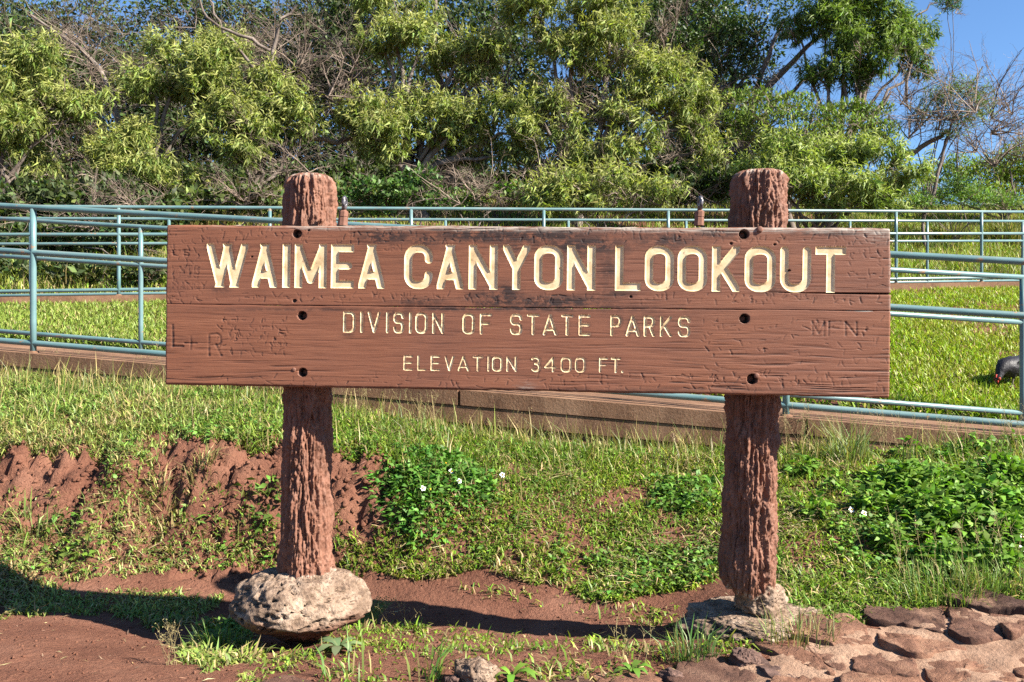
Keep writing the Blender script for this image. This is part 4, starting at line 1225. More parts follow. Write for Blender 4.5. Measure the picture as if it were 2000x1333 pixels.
def lawn():
    n = 330000
    Y = 5.2 + rng.random(n) ** 1.0 * 8.2
    X = rng.uniform(-0.66, 0.66, n) * Y
    k_ = ~under_ramp(X, Y, RA, RB, RW) & ~under_ramp(X, Y, FA, FB, FW)
    dR = (Y - np.array(line_Y(RA, RB, 0)[0])) 
    Yb = RA[1] + (X - RA[0]) * (RB[1] - RA[1]) / (RB[0] - RA[0]) + RW
    Yf = FA[1] + (X - FA[0]) * (FB[1] - FA[1]) / (FB[0] - FA[0]) + 0.0
    k_ &= (Y > Yb) & (Y < Yf)
    px, py = project(X, Y, ground_base(X, Y))
    hid = (px > 335) & (px < 1725)
    k_ &= ~hid | (rng.random(n) < 0.15)
    hole = fbm(X * 1.6, Y * 1.6, 0, 3, 121)
    k_ &= rng.random(n) < np.where(hole < -0.35, 0.35, 1)
    X, Y = X[k_], Y[k_]; n = len(X)
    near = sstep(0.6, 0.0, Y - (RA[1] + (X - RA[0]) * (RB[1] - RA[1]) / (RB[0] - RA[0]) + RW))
    h = (0.04 + 0.05 * rng.random(n)) * (1 + 1.0 * near)
    w = (0.007 + 0.005 * rng.random(n)) * (1 + 0.7 * near)
    c = grass_cols(n, (0.20, 0.275, 0.018), 0.38, 0.0)
    pt = sstep(-0.2, 0.4, fbm(X * 1.1, Y * 1.1, 0, 3, 122))[:, None]
    c = c * (1 - pt * 0.4) + np.array([0.25, 0.26, 0.035]) * pt * 0.4
    lf = sstep(-1.0, -3.0, X)[:, None]
    c = c * (1 - lf * 0.6) + np.array([0.17, 0.225, 0.06]) * np.exp(rng.normal(0, 0.3, (n, 1))) * lf * 0.6
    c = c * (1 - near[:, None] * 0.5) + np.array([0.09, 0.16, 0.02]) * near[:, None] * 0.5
    dry = rng.random(n) < 0.10
    c[dry] = np.array([0.33, 0.26, 0.12]) * np.exp(rng.normal(0, 0.3, (dry.sum(), 1)))
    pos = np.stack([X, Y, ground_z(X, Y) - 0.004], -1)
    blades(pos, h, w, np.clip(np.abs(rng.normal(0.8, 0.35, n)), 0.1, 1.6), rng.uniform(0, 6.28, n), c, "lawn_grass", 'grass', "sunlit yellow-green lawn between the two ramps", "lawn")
lawn()

def hill_grass():
    n = 290000
    Y = 9.5 + rng.random(n) * 12
    X = rng.uniform(-0.68, 0.68, n) * Y
    Yf = FA[1] + (X - FA[0]) * (FB[1] - FA[1]) / (FB[0] - FA[0]) + FW
    k_ = (Y > Yf + 0.03) & (Y < Yf + 8)
    px, py = project(X, Y, ground_base(X, Y))
    right = (px > 1640) | ((px < 345) & (Y < Yf + 3))
    k_ &= right | (Y < Yf + 2.6) | (rng.random(n) < 0.4)
    X, Y, px = X[k_], Y[k_], px[k_]; n = len(X)
    tall = np.clip(fbm(X * 0.9, Y * 0.9, 0, 3, 131) + 0.2, 0, 1)
    h = 0.06 + 0.09 * rng.random(n) + 0.28 * tall * rng.random(n)
    w = 0.009 + 0.007 * rng.random(n)
    c = grass_cols(n, (0.17, 0.225, 0.03), 0.38, 0.0)
    dry = rng.random(n) < 0.15 + 0.22 * tall
    c[dry] = np.array([0.33, 0.265, 0.13]) * np.exp(rng.normal(0, 0.3, (dry.sum(), 1)))
    pos = np.stack([X, Y, ground_z(X, Y) - 0.005], -1)
    blades(pos, h, w, np.clip(np.abs(rng.normal(0.5, 0.3, n)), 0.05, 1.3), rng.uniform(0, 6.28, n), c, "bank_grass", 'grass', "dry and green rough grass covering the bank above the upper ramp", "grass")
hill_grass()

# ------------------------------------------------------------------ leaves, shrubs and trees
def kites(base, d, L_, W_, bend, col, nrm=None):
    """one bent kite leaf each: base, left, right, tip"""
    n = len(base)
    d = d / (np.linalg.norm(d, axis=1, keepdims=True) + 1e-9)
    r = rng.normal(0, 1, (n, 3)) if nrm is None else nrm
    s = np.cross(d, r); s /= np.linalg.norm(s, axis=1, keepdims=True) + 1e-9
    u = np.cross(s, d)
    mid = base + d * (L_ * 0.45)[:, None] + u * (bend * L_ * 0.2)[:, None]
    tip = base + d * L_[:, None] - u * (bend * L_ * 0.25)[:, None] + s * (bend * L_ * 0.15)[:, None]
    V = np.stack([base, mid - s * (W_ / 2)[:, None], mid + s * (W_ / 2)[:, None], tip], 1)
    b = (np.arange(n) * 4)[:, None]
    F = np.vstack([b + np.array([[0, 2, 1]]), b + np.array([[1, 2, 3]])])
    cc = np.repeat(col[:, None, :], 4, 1)
    return V.reshape(-1, 3), F, cc.reshape(-1, 3)

def jit(c, n, s=0.25, hue=0.1):
    return np.clip(np.asarray(c)[None] * np.exp(rng.normal(0, s, (n, 1))) * (1 + rng.normal(0, hue, (n, 3))), 0.003, 0.7)

ground_cover()

def clump_leaves(c, r, kind, dens=1.0):
    """leaves of one foliage clump: centre c, radii r (3)"""
    vol = r[0] * r[2]
    if kind == 'sickle':
        r = r * np.array([0.92, 0.92, 0.9])
        ns = int(max(8, 620 * vol * dens)); nl = 16
        d = rng.normal(0, 1, (ns, 3)); d[:, 2] = d[:, 2] * 0.8 + 0.35; d[:, 1] -= 0.25; d /= np.linalg.norm(d, axis=1, keepdims=True)
        rad = rng.uniform(0.3, 1.0, ns) ** 0.55
        lob = 1 + 0.4 * fbm(d[:, 0] * 2.2 + c[0], d[:, 1] * 2.2, d[:, 2] * 2.2 + c[2], 2, 201)
        sp = c + d * r * (rad * lob)[:, None]
        base = np.repeat(sp, nl, 0); dd = np.repeat(d, nl, 0); n = len(base)
        sdir = np.repeat(rng.normal(0, 0.5, (ns, 3)), nl, 0)
        along = rng.random(n)
        base = base + (dd + sdir) * (along * 0.12)[:, None] + np.array([0, 0, 1.0]) * (along * 0.10)[:, None] + rng.normal(0, 0.018, (n, 3))
        ld = (dd + sdir) * 0.35 + rng.normal(0, 0.36, (n, 3)) + np.array([0, 0, -1.0]) * (1.0 - 1.35 * along ** 3)[:, None]
        L_ = rng.uniform(0.13, 0.22, n) * (1 - 0.35 * along); W_ = L_ * rng.uniform(0.13, 0.19, n)
        col = jit((0.135, 0.18, 0.042), n, 0.33, 0.08)
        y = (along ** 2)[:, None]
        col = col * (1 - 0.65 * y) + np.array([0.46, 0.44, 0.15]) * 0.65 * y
        return kites(base, ld, L_, W_, rng.uniform(0.6, 1.6, n), col)
    if kind == 'broad':
        n = int(max(60, 4200 * vol * dens))
        d = rng.normal(0, 1, (n, 3)); d /= np.linalg.norm(d, axis=1, keepdims=True)
        lob = 1 + 0.45 * fbm(d[:, 0] * 2.5 + c[0], d[:, 1] * 2.5, d[:, 2] * 2.5 + c[2], 3, 203)
        base = c + d * r * (rng.uniform(0.3, 1.0, n) ** 0.5 * lob)[:, None]
        ld = d + rng.normal(0, 0.8, (n, 3))
        L_ = rng.uniform(0.06, 0.12, n)
        return kites(base, ld, L_, L_ * rng.uniform(0.38, 0.55, n), rng.uniform(-0.5, 0.9, n), jit((0.06, 0.115, 0.024), n, 0.35))
    if kind == 'dark':
        n = int(max(60, 5600 * vol * dens))
        d = rng.normal(0, 1, (n, 3)); d /= np.linalg.norm(d, axis=1, keepdims=True)
        base = c + d * r * (rng.uniform(0.1, 1.0, n) ** 0.5)[:, None]
        ld = d * 0.5 + rng.normal(0, 0.8, (n, 3))
        L_ = rng.uniform(0.09, 0.17, n)
        return kites(base, ld, L_, L_ * rng.uniform(0.35, 0.5, n), rng.uniform(-0.5, 0.9, n), jit((0.048, 0.070, 0.022), n, 0.5))
    if kind == 'pad':     # flat layered sprays of small upright leaves
        n = int(max(80, 5200 * vol * dens))
        d = rng.normal(0, 1, (n, 3)); d /= np.linalg.norm(d, axis=1, keepdims=True)
        base = c + d * r * (rng.uniform(0.2, 1.0, n) ** 0.5)[:, None]
        base[:, 2] += 0.12 * fbm(base[:, 0] * 3, base[:, 1] * 3, 0, 2, 207)
        ld = np.stack([rng.normal(0, 0.6, n), rng.normal(0, 0.6, n), rng.uniform(0.2, 1.2, n)], -1)
        L_ = rng.uniform(0.06, 0.11, n)
        return kites(base, ld, L_, L_ * rng.uniform(0.25, 0.4, n), rng.uniform(-0.5, 0.8, n), jit((0.125, 0.18, 0.035), n, 0.3))
    if kind == 'fine':
        n = int(max(80, 6500 * vol * dens))
        d = rng.normal(0, 1, (n, 3)); d /= np.linalg.norm(d, axis=1, keepdims=True)
        base = c + d * r * (rng.uniform(0.0, 1.0, n) ** 0.6 * (1 + 0.5 * fbm(d[:, 0] * 3 + c[0], d[:, 1] * 3, d[:, 2] * 3, 2, 209)))[:, None]
        ld = rng.normal(0, 0.6, (n, 3)) + np.array([0.1, 0, 0.3])
        L_ = rng.uniform(0.06, 0.12, n)
        return kites(base, ld, L_, L_ * 0.16, rng.uniform(-0.5, 0.8, n), jit((0.12, 0.18, 0.055), n, 0.25))
    raise ValueError(kind)

def bez(a, b, c, n):
    t = np.linspace(0, 1, n)[:, None]
    return a * (1 - t) ** 2 + 2 * b * t * (1 - t) + c * t ** 2

def twig_batch(starts, dirs, length, r0, K=5, wob=0.16, droop=0.0):
    n = len(starts)
    dirs = dirs / (np.linalg.norm(dirs, axis=1, keepdims=True) + 1e-9)
    pts = [starts]; d = dirs.copy()
    for k_ in range(K - 1):
        d = d + rng.normal(0, wob, (n, 3)) + np.array([0, 0, -droop])
        d /= np.linalg.norm(d, axis=1, keepdims=True)
        pts.append(pts[-1] + d * (length / (K - 1))[:, None])
    p = np.stack(pts, 1)
    rad = np.linspace(1, 0.3, K)[None] * r0[:, None]
    return p, rad

def brush(c, r, n, length=(0.4, 1.1), rad=0.006):
    """forking dead branches that fan out of a few stems, with side twigs and finer shoots attached to them"""
    nb_ = max(3, n // 9)
    foot_ = c - np.array([0, 0, r[2] * 0.8]) + rng.normal(0, 0.25, (max(2, nb_ // 6), 3)) * r
    st = foot_[rng.integers(0, len(foot_), nb_)]
    d = rng.normal(0, 1, (nb_, 3)); d /= np.linalg.norm(d, axis=1, keepdims=True)
    tgt = c + d * r * (rng.random(nb_) ** 0.4)[:, None]
    ln = np.linalg.norm(tgt - st, axis=1) * 1.1 + 0.2
    p, ra = twig_batch(st, tgt - st, ln, rad * rng.uniform(1.2, 2.6, nb_), 8, 0.22, 0.02)
    P_, R_ = [resample(p, 6)], [resample(ra[..., None], 6)[..., 0]]
    cur_p, cur_r = p, ra
    for gen, (k_per, lf, sp) in enumerate(((7, 0.42, 0.55), (3, 0.45, 0.6))):
        m = len(cur_p) * k_per
        i = np.repeat(np.arange(len(cur_p)), k_per); K = cur_p.shape[1]
        k_ = rng.integers(1, K - 1, m)
        s2 = cur_p[i, k_]; dd = cur_p[i, k_ + 1] - cur_p[i, k_]
        L0 = np.linalg.norm(np.diff(cur_p[i], axis=1), axis=2).sum(1)
        dd = dd / (np.linalg.norm(dd, axis=1, keepdims=True) + 1e-9) + rng.normal(0, sp, (m, 3))
        p2, r2 = twig_batch(s2, dd, np.clip(L0 * lf * rng.uniform(0.6, 1.4, m), 0.12, 0.9), np.maximum(cur_r[i, k_] * 0.62, 0.0022), 6, 0.26)
        P_.append(p2); R_.append(r2); cur_p, cur_r = p2, r2
    return tubes(np.vstack(P_), np.vstack(R_), 3)

def resample(p, K):
    t = np.linspace(0, p.shape[1] - 1, K); i = np.minimum(t.astype(int), p.shape[1] - 2); f = (t - i)[None, :, None]
    return p[:, i] * (1 - f) + p[:, i + 1] * f

def C3(px, py, Y, rx, ry, depth=None):
    c = P(px, py, Y); k_ = Y / FPX
    return c, np.array([rx * k_, (depth if depth else (rx + ry) / 2) * k_, ry * k_])

def tree(name, label, base, Y, clumps, kind, trunk_r=0.09, brushes=(), dens=1.0, group=None, mat='leaf', lean=(0, 0), category="tree", stems=1, limb_r=0.4, bark='bark', tint=None, extra_limbs=()):
    """base: photo column of the foot; clumps: (px,py,rx,ry,dY)"""
    s = (base - CX) / FPX
    foot = np.array([s * Y, Y, float(ground_z(s * Y, Y)) - 0.08])
    root = empty(name, foot, label, category, group)
    cl_ = [C3(px, py, Y + dy, rx, ry) for px, py, rx, ry, dy in clumps]
    ctr = np.mean([c for c, r in cl_], 0)
    parts = []; limbs = []
    for sidx in range(stems):
        f = foot + np.array([rng.normal(0, 0.12) * (stems > 1), rng.normal(0, 0.1) * (stems > 1), 0])
        fork = foot * 0.5 + ctr * 0.5 + np.array([rng.normal(0, 0.2), rng.normal(0, 0.2), -0.15])
        mid = f * 0.55 + fork * 0.45 + np.array([lean[0] + rng.normal(0, 0.15), lean[1], 0.1])
        tr = bez(f, mid, fork, 9)
        limbs.append((tr, np.linspace(1, 0.62, 9) * trunk_r * (1 if stems == 1 else 0.8)))
        for ci, (c, r) in enumerate(cl_):
            if stems > 1 and ci % stems != sidx: continue
            t0 = rng.uniform(0.5, 1.0)
            st = tr[int(t0 * 8)]
            b = st * 0.5 + c * 0.5 + np.array([rng.normal(0, 0.2), rng.normal(0, 0.2), 0.12 * np.linalg.norm(c - st)])
            lb = bez(st, b, c - np.array([0, 0, r[2] * 0.2]), 9)
            lb[1:-1] += rng.normal(0, 0.03, (7, 3))
            limbs.append((lb, np.linspace(trunk_r * limb_r, trunk_r * 0.12 + 0.004, 9)))
    for pts in extra_limbs:
        q = np.array([P(px, py, Y + dy) for px, py, dy, r_ in pts]); rr = np.array([r_ for *_, r_ in pts])
        t = np.linspace(0, len(q) - 1, 9)
        q9 = np.stack([np.interp(t, np.arange(len(q)), q[:, k_]) for k_ in range(3)], -1)
        q9[1:-1] += rng.normal(0, 0.025, (7, 3))
        limbs.append((q9, np.interp(t, np.arange(len(q)), rr)))
    V, F = cat([tubes(l[None], r[None], 7) for l, r in limbs])
    mk("trunk", V, F, M[bark], root, True, origin=foot)
    # leaf twigs inside the clumps plus dead brush
    tw = []
    for (c, r) in cl_:
        tw.append(brush(c - np.array([0, 0, r[2] * 0.3]), r * 0.9, int(20 + 55 * r[0] * r[2]), (0.3, 0.7), 0.005))
    for (px, py, rx, ry, dy, n) in brushes:
        c, r = C3(px, py, Y + dy - 0.35, rx, ry)
        tw.append(brush(c, r, int(n * (1.5 if kind == 'fine' else 0.95)), (0.4, 1.2), 0.0065))
    V, F = cat(tw)
    mk("twigs", V, F, M['bark' if kind == 'dark' and trunk_r > 0.1 else 'twig'], root, True, origin=foot)
    Vs, Fs, Cs, off_ = [], [], [], 0
    subs = []
    for (c, r) in cl_:
        if kind in ('sickle', 'broad') :
            for q in range(4):
                o_ = rng.uniform(-0.7, 0.7, 3) * r
                subs.append((c + o_, r * rng.uniform(0.38, 0.60) * np.array([1.1, 1.0, 0.85])))
        else: subs.append((c, r))
    for (c, r) in subs:
        v, f, cc = clump_leaves(c, r, kind, dens)
        Vs.append(v); Fs.append(f + off_); Cs.append(cc); off_ += len(v)
    cc = np.vstack(Cs)
    if tint is not None: cc = np.clip(cc * np.asarray(tint), 0, 0.7)
    mk("crown", np.vstack(Vs), [np.vstack(Fs)], M[mat], root, True, {"col": cc}, origin=foot)
    return root

AC = "pale-leaved acacias on the bank"
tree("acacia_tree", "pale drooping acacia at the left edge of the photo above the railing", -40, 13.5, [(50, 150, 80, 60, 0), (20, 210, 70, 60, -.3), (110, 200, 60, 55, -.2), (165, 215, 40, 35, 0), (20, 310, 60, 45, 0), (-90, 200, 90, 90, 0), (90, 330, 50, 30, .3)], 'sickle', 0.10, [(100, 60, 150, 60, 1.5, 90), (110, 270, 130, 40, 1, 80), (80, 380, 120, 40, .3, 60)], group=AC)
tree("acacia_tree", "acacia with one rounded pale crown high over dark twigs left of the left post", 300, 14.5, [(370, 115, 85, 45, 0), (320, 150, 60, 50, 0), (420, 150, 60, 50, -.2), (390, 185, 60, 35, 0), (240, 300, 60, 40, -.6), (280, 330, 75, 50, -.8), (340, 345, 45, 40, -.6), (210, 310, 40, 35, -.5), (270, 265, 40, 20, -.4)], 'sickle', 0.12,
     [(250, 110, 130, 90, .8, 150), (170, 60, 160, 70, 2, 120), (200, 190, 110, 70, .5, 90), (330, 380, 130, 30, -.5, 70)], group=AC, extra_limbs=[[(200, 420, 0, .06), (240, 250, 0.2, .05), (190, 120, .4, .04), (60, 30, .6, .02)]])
tree("acacia_tree", "acacia with bare grey forked trunk above the left sign post", 505, 14.2, [(470, 210, 60, 45, -.3), (500, 260, 60, 45, -.5), (430, 235, 45, 40, -.3), (570, 200, 50, 40, 0), (590, 235, 35, 40, 0), (460, 300, 45, 30, -.5), (540, 170, 40, 30, 0)], 'sickle', 0.10,
     [(600, 90, 140, 90, .8, 190), (480, 60, 120, 70, 1.2, 110), (560, 310, 110, 40, 0, 100), (650, 150, 90, 70, .3, 110)], group=AC,
     extra_limbs=[[(520, 200, 0, .035), (528, 110, 0, .035), (540, 50, 0, .03), (580, 10, 0, .02)], [(528, 100, 0, .03), (480, 75, -.1, .028), (420, 45, -.1, .022), (390, 0, 0, .018)], [(500, 140, 0, .03), (440, 60, .3, .02), (400, -10, .3, .015)], [(570, 260, .3, .05), (660, 280, .6, .045), (720, 250, .8, .03)]])
tree("acacia_tree", "broad acacia with layered pale crowns between the two sign posts", 830, 15.0, [(690, 225, 50, 40, -.5), (730, 240, 60, 40, -.6), (760, 285, 45, 35, -.4), (800, 215, 60, 35, -.3), (850, 240, 45, 40, -.2), (905, 245, 45, 45, -.3), (960, 215, 50, 35, -.3), (1000, 250, 40, 60, -.4), (990, 300, 35, 25, -.3), (770, 30, 70, 50, 0), (740, 75, 55, 35, 0), (820, 85, 55, 45, 0), (890, 120, 55, 35, 0), (950, 105, 55, 35, 0), (930, 150, 35, 25, 0), (905, 310, 30, 20, 0)], 'sickle', 0.15,
     [(680, 120, 90, 90, 1, 140), (850, 160, 110, 60, .8, 150), (880, 350, 160, 35, 0, 110), (980, 160, 60, 60, .5, 90)], group=AC, extra_limbs=[[(880, 360, .3, .10), (880, 250, .5, .09), (850, 120, .6, .06), (850, 0, .6, .04)], [(890, 330, .3, .05), (800, 320, .2, .04), (700, 280, .2, .03)]])
tree("acacia_tree", "large acacia with cascading pale foliage left of the right sign post", 1120, 14.8, [(1060, 30, 70, 50, 0), (1130, 50, 80, 50, 0), (1190, 30, 60, 50, .2), (1100, 100, 60, 30, -.2), (1180, 115, 70, 35, -.2), (1250, 110, 50, 35, 0), (1250, 160, 60, 35, -.2), (1310, 160, 45, 35, -.1), (1300, 200, 50, 30, -.3), (1355, 190, 40, 40, 0), (1350, 235, 40, 25, -.2), (1390, 280, 40, 30, -.3), (1370, 320, 35, 25, -.3), (1250, 260, 40, 35, -.5), (1210, 230, 30, 25, -.4), (1220, 305, 45, 25, -.6), (1160, 310, 45, 25, -.6), (1110, 265, 32, 40, -.5), (1080, 195, 25, 20, -.3), (1040, 200, 25, 50, -.2), (1030, 300, 30, 40, -.2), (1280, 210, 40, 20, -.4)], 'sickle', 0.14,
     [(1110, 180, 100, 60, .4, 190), (1080, 310, 70, 50, -.1, 110), (1180, 220, 90, 60, .2, 130), (1310, 290, 60, 40, 0, 80), (1290, 50, 60, 60, .8, 80)], group=AC)
tree("acacia_bush", "full low acacia bush directly behind the top of the right sign post", 1600, 13.6, [(1560, 300, 60, 30, 0), (1500, 330, 50, 35, 0), (1630, 310, 60, 35, .1), (1700, 310, 50, 35, 0), (1750, 340, 40, 40, 0), (1580, 350, 70, 40, -.3), (1660, 360, 70, 40, -.3), (1720, 380, 50, 30, -.2), (1540, 385, 60, 30, -.2), (1620, 400, 60, 20, -.3)], 'sickle', 0.08, [(1600, 370, 120, 40, 0.3, 80)], category="bush", dens=1.35, group=AC, tint=(0.95, 1.05, 0.95))
tree("dark_tree", "tall dark small-leaved tree behind the right sign post", 1400, 17.5, [(1300, 40, 90, 70, 0), (1360, 90, 70, 70, 0), (1430, 60, 80, 70, .3), (1300, 120, 60, 60, 0), (1420, 150, 60, 50, 0), (1480, 110, 70, 60, .4), (1380, 200, 60, 40, 0), (1350, -40, 120, 60, 0), (1500, 20, 80, 60, .4), (1330, 280, 60, 60, .5), (1440, 300, 50, 30, 0)], 'broad', 0.15, [(1480, 170, 110, 80, -.3, 110), (1390, 150, 90, 90, 0, 80)], 0.75, mat='gloss', tint=(0.8, 0.72, 0.8),
     extra_limbs=[[(1440, 300, 0, .10), (1480, 190, -.2, .08), (1560, 110, -.2, .05), (1640, 40, -.2, .03)], [(1450, 290, 0, .07), (1520, 200, -.2, .05), (1580, 150, -.2, .03)], [(1430, 300, 0, .06), (1490, 140, 0, .05), (1530, 40, 0, .03)]])
tree("green_tree", "fresh green tree reaching above the photo at the upper right", 1610, 16.5, [(1620, 30, 60, 45, 0), (1690, 40, 60, 50, 0), (1750, 50, 45, 50, 0), (1640, 85, 55, 35, -.2), (1720, 105, 60, 45, -.2), (1680, 140, 55, 35, -.3), (1790, 90, 40, 40, .2), (1690, 160, 40, 20, -.2), (1600, 150, 45, 25, 0), (1690, -40, 110, 50, 0), (1560, 60, 45, 40, .3), (1800, 130, 30, 25, .4)], 'sickle', 0.11, [(1620, 120, 90, 60, .4, 90), (1760, 170, 60, 50, .4, 70)], 1.0, tint=(0.55, 0.72, 0.5),
     extra_limbs=[[(1770, 200, .3, .03), (1780, 90, .3, .025), (1795, 20, .3, .02), (1830, 5, .3, .01)]])
tree("layered_tree", "flat-layered small-leaved tree between the dark tree and the low acacia bush", 1560, 15.2, [(1470, 190, 60, 16, 0), (1540, 200, 60, 18, 0), (1490, 225, 80, 18, -.2), (1590, 225, 60, 18, 0), (1650, 210, 50, 16, .2), (1700, 215, 50, 16, .2), (1660, 245, 70, 18, 0), (1720, 250, 40, 20, 0), (1580, 260, 70, 16, -.2), (1480, 265, 60, 16, 0), (1700, 275, 50, 14, 0), (1440, 240, 40, 16, .2)], 'pad', 0.08, [(1560, 250, 140, 40, .4, 90)], 1.25)
bt = tree("sparse_tree", "sparse windswept tree with bare grey branches against the sky at the right", 1815, 15.5, [(1870, 175, 60, 30, 0), (1830, 195, 45, 25, 0), (1910, 200, 40, 30, 0), (1800, 225, 30, 25, 0), (1880, 230, 60, 22, 0), (1850, 260, 40, 14, 0)], 'fine', 0.035, [(1850, 170, 110, 80, .2, 120), (1940, 240, 90, 90, .4, 120), (1790, 200, 50, 70, .3, 70)], 0.8,
     extra_limbs=[[(1815, 400, 0, .035), (1835, 320, 0, .03), (1850, 260, 0, .02), (1920, 130, 0, .01)], [(1770, 300, .3, .05), (1830, 270, .2, .04), (1850, 255, .2, .03)], [(1770, 305, .4, .06), (1700, 240, .6, .04), (1740, 180, .6, .02)]])
tree("bare_tree", "leafless twiggy tree at the right edge of the photo", 1990, 16.5, [(2040, 250, 60, 40, 0), (1985, 300, 30, 14, 0)], 'fine', 0.05, [(1960, 160, 70, 80, 0, 90), (1990, 230, 60, 80, 0, 100), (2060, 180, 90, 100, 0, 60)], 0.4)
tree("far_bush", "yellow-green bush on the crest at the right edge", 1950, 18.5, [(1960, 325, 60, 35, 0), (1920, 345, 60, 32, 0), (2010, 320, 60, 50, 0), (1880, 325, 40, 26, .4), (1990, 365, 60, 30, 0), (1830, 345, 50, 24, .6), (1790, 370, 40, 26, .4), (1930, 380, 70, 22, -.3), (2060, 350, 70, 50, 0)], 'pad', 0.06, [(1960, 370, 70, 20, 0, 40)], 1.0, category="bush", tint=(1.25, 1.2, 0.9))
tree("fern_bush", "feathery green shrub on the grassy bank at the right", 1870, 15.8, [(1870, 365, 45, 26, 0), (1905, 385, 60, 22, 0), (1830, 385, 50, 22, 0), (1790, 395, 40, 18, -.3), (1960, 395, 60, 18, -.3)], 'fine', 0.02, (), 1.8, category="bush", tint=(1.1, 1.2, 0.8))
UG = "undergrowth shrubs along the foot of the bank"
tree("glossy_shrub", "dark glossy shrub just right of the left sign post", 790, 12.9, [(740, 360, 60, 40, 0), (800, 360, 60, 35, 0), (850, 385, 50, 25, 0), (700, 395, 40, 25, 0), (780, 395, 60, 20, 0)], 'broad', 0.03, [(860, 370, 100, 30, .2, 60)], 1.3, mat='gloss', category="bush", group=UG, stems=3)
tree("leafy_shrub", "bright leafy shrub on the bank between the posts, right of centre", 1170, 12.9, [(1090, 365, 50, 25, 0), (1150, 385, 60, 22, 0), (1220, 370, 50, 22, 0), (1260, 395, 50, 18, 0), (1090, 400, 50, 15, 0), (1190, 350, 40, 16, .4), (1130, 355, 50, 18, -.2), (1290, 380, 40, 20, -.2), (1060, 385, 40, 18, -.2)], 'sickle', 0.03, [(1180, 380, 130, 25, .3, 60)], 1.0, category="bush", group=UG, stems=3)
tree("leafy_shrub", "scrubby olive shrub right of the glossy shrub below the broad acacia", 965, 13.3, [(930, 385, 40, 22, 0), (990, 380, 45, 25, 0), (1030, 395, 40, 18, 0), (880, 405, 40, 12, 0)], 'broad', 0.03, [(950, 360, 90, 35, .2, 110)], 0.8, category="bush", group=UG, stems=2, tint=(1.3, 1.15, 1.0))
tree("shaded_shrub", "shaded dark shrub at the far left behind the railing", 90, 12.6, [(40, 400, 80, 50, 0), (140, 400, 70, 50, 0), (230, 390, 60, 45, .3), (60, 470, 80, 40, -.5), (170, 470, 80, 45, -.5), (270, 460, 60, 40, -.5), (320, 420, 50, 40, 0), (40, 530, 90, 24, -1.2), (170, 530, 80, 20, -1.2), (290, 530, 50, 20, -1.2)], 'dark', 0.03, [(160, 400, 180, 50, -.6, 130), (260, 385, 90, 30, -.8, 70)], 0.8, category="bush", group=UG, stems=4)
tree("shaded_shrub", "straggly shrub and dry grass left of the left sign post", 450, 13.2, [(380, 400, 50, 30, 0), (450, 385, 50, 30, 0), (520, 390, 40, 30, 0), (640, 380, 40, 40, .3)], 'dark', 0.03, [(480, 370, 120, 40, .2, 150)], 0.8, category="bush", group=UG, stems=3, tint=(1.4, 1.3, 1.1))
tree("shaded_shrub", "dark shrub below the flat-layered tree left of the right post", 1370, 14.2, [(1340, 370, 50, 25, 0), (1400, 360, 50, 30, 0), (1300, 340, 40, 25, .4), (1450, 350, 40, 30, 0.2)], 'dark', 0.03, [(1360, 370, 80, 25, 0, 50)], 1.2, category="bush", group=UG, stems=2)
# darker trees further back on the ridge close the view between the acacias
BG = "dark trees further back on the ridge"
specs = [(90, 22.0, "tall twiggy dark tree at the upper left corner", [(60, 70, 110, 60, 0), (170, 40, 100, 50, 0), (0, 20, 90, 50, 0), (250, 90, 80, 50, 0), (120, 130, 100, 40, 0)], 0.32),
         (420, 22.5, "tall twiggy dark tree high behind the forked acacia", [(350, 30, 100, 45, 0), (460, 40, 90, 60, 0), (560, 60, 80, 60, 0), (630, 30, 70, 50, 0), (520, 120, 90, 60, 0), (660, 120, 60, 60, 0), (600, 160, 80, 50, 0), (450, 130, 80, 50, 0)], 0.42),
         (1390, 21.0, "dark tree in the gap left of the right sign post", [(1390, 200, 80, 70, 0), (1330, 260, 70, 60, 0), (1440, 280, 80, 50, 0), (1560, 290, 80, 40, 0), (1340, 60, 110, 80, 0)], 0.7),
         (-40, 20.0, "twiggy dark tree behind the left-edge acacia", [(-40, 250, 160, 110, 0), (40, 120, 120, 90, 0), (120, 280, 100, 80, 0)], 0.55),
         (230, 20.5, "dark tree behind the rounded acacia crown", [(200, 240, 140, 100, 0), (280, 160, 110, 80, 0), (150, 150, 80, 60, 0), (330, 270, 100, 80, 0)], 0.6),
         (450, 21.0, "dark tree behind the bare forked acacia", [(450, 270, 130, 90, 0), (600, 200, 90, 90, 0), (560, 300, 100, 50, 0), (460, 140, 80, 60, 0)], 0.55),
         (720, 20.0, "dark tree behind the glossy shrub", [(690, 300, 100, 60, 0), (650, 100, 90, 80, 0), (700, 20, 80, 60, 0), (760, 160, 90, 80, 0), (740, 300, 90, 50, 0)], 0.6),
         (930, 20.5, "dark tree behind the layered acacia crowns", [(900, 290, 90, 60, 0), (920, 60, 110, 90, 0), (1000, 130, 80, 90, 0), (880, 190, 80, 50, 0)], 0.6),
         (1180, 20.0, "dark tree behind the cascading acacia", [(1100, 230, 80, 80, 0), (1180, 190, 90, 60, 0), (1230, 60, 110, 90, 0), (1120, 340, 90, 40, 0), (1280, 330, 80, 50, 0)], 0.6)]
for px, Y, lb, cls, dn in specs:
    tree("ridge_tree", lb + " on the ridge", px, Y, cls, 'dark', 0.16, [(c_[0], c_[1], c_[2] * 1.2, c_[3] * 1.2, -.5, 110 if Y > 21.5 else 60) for c_ in cls], dn, group=BG)
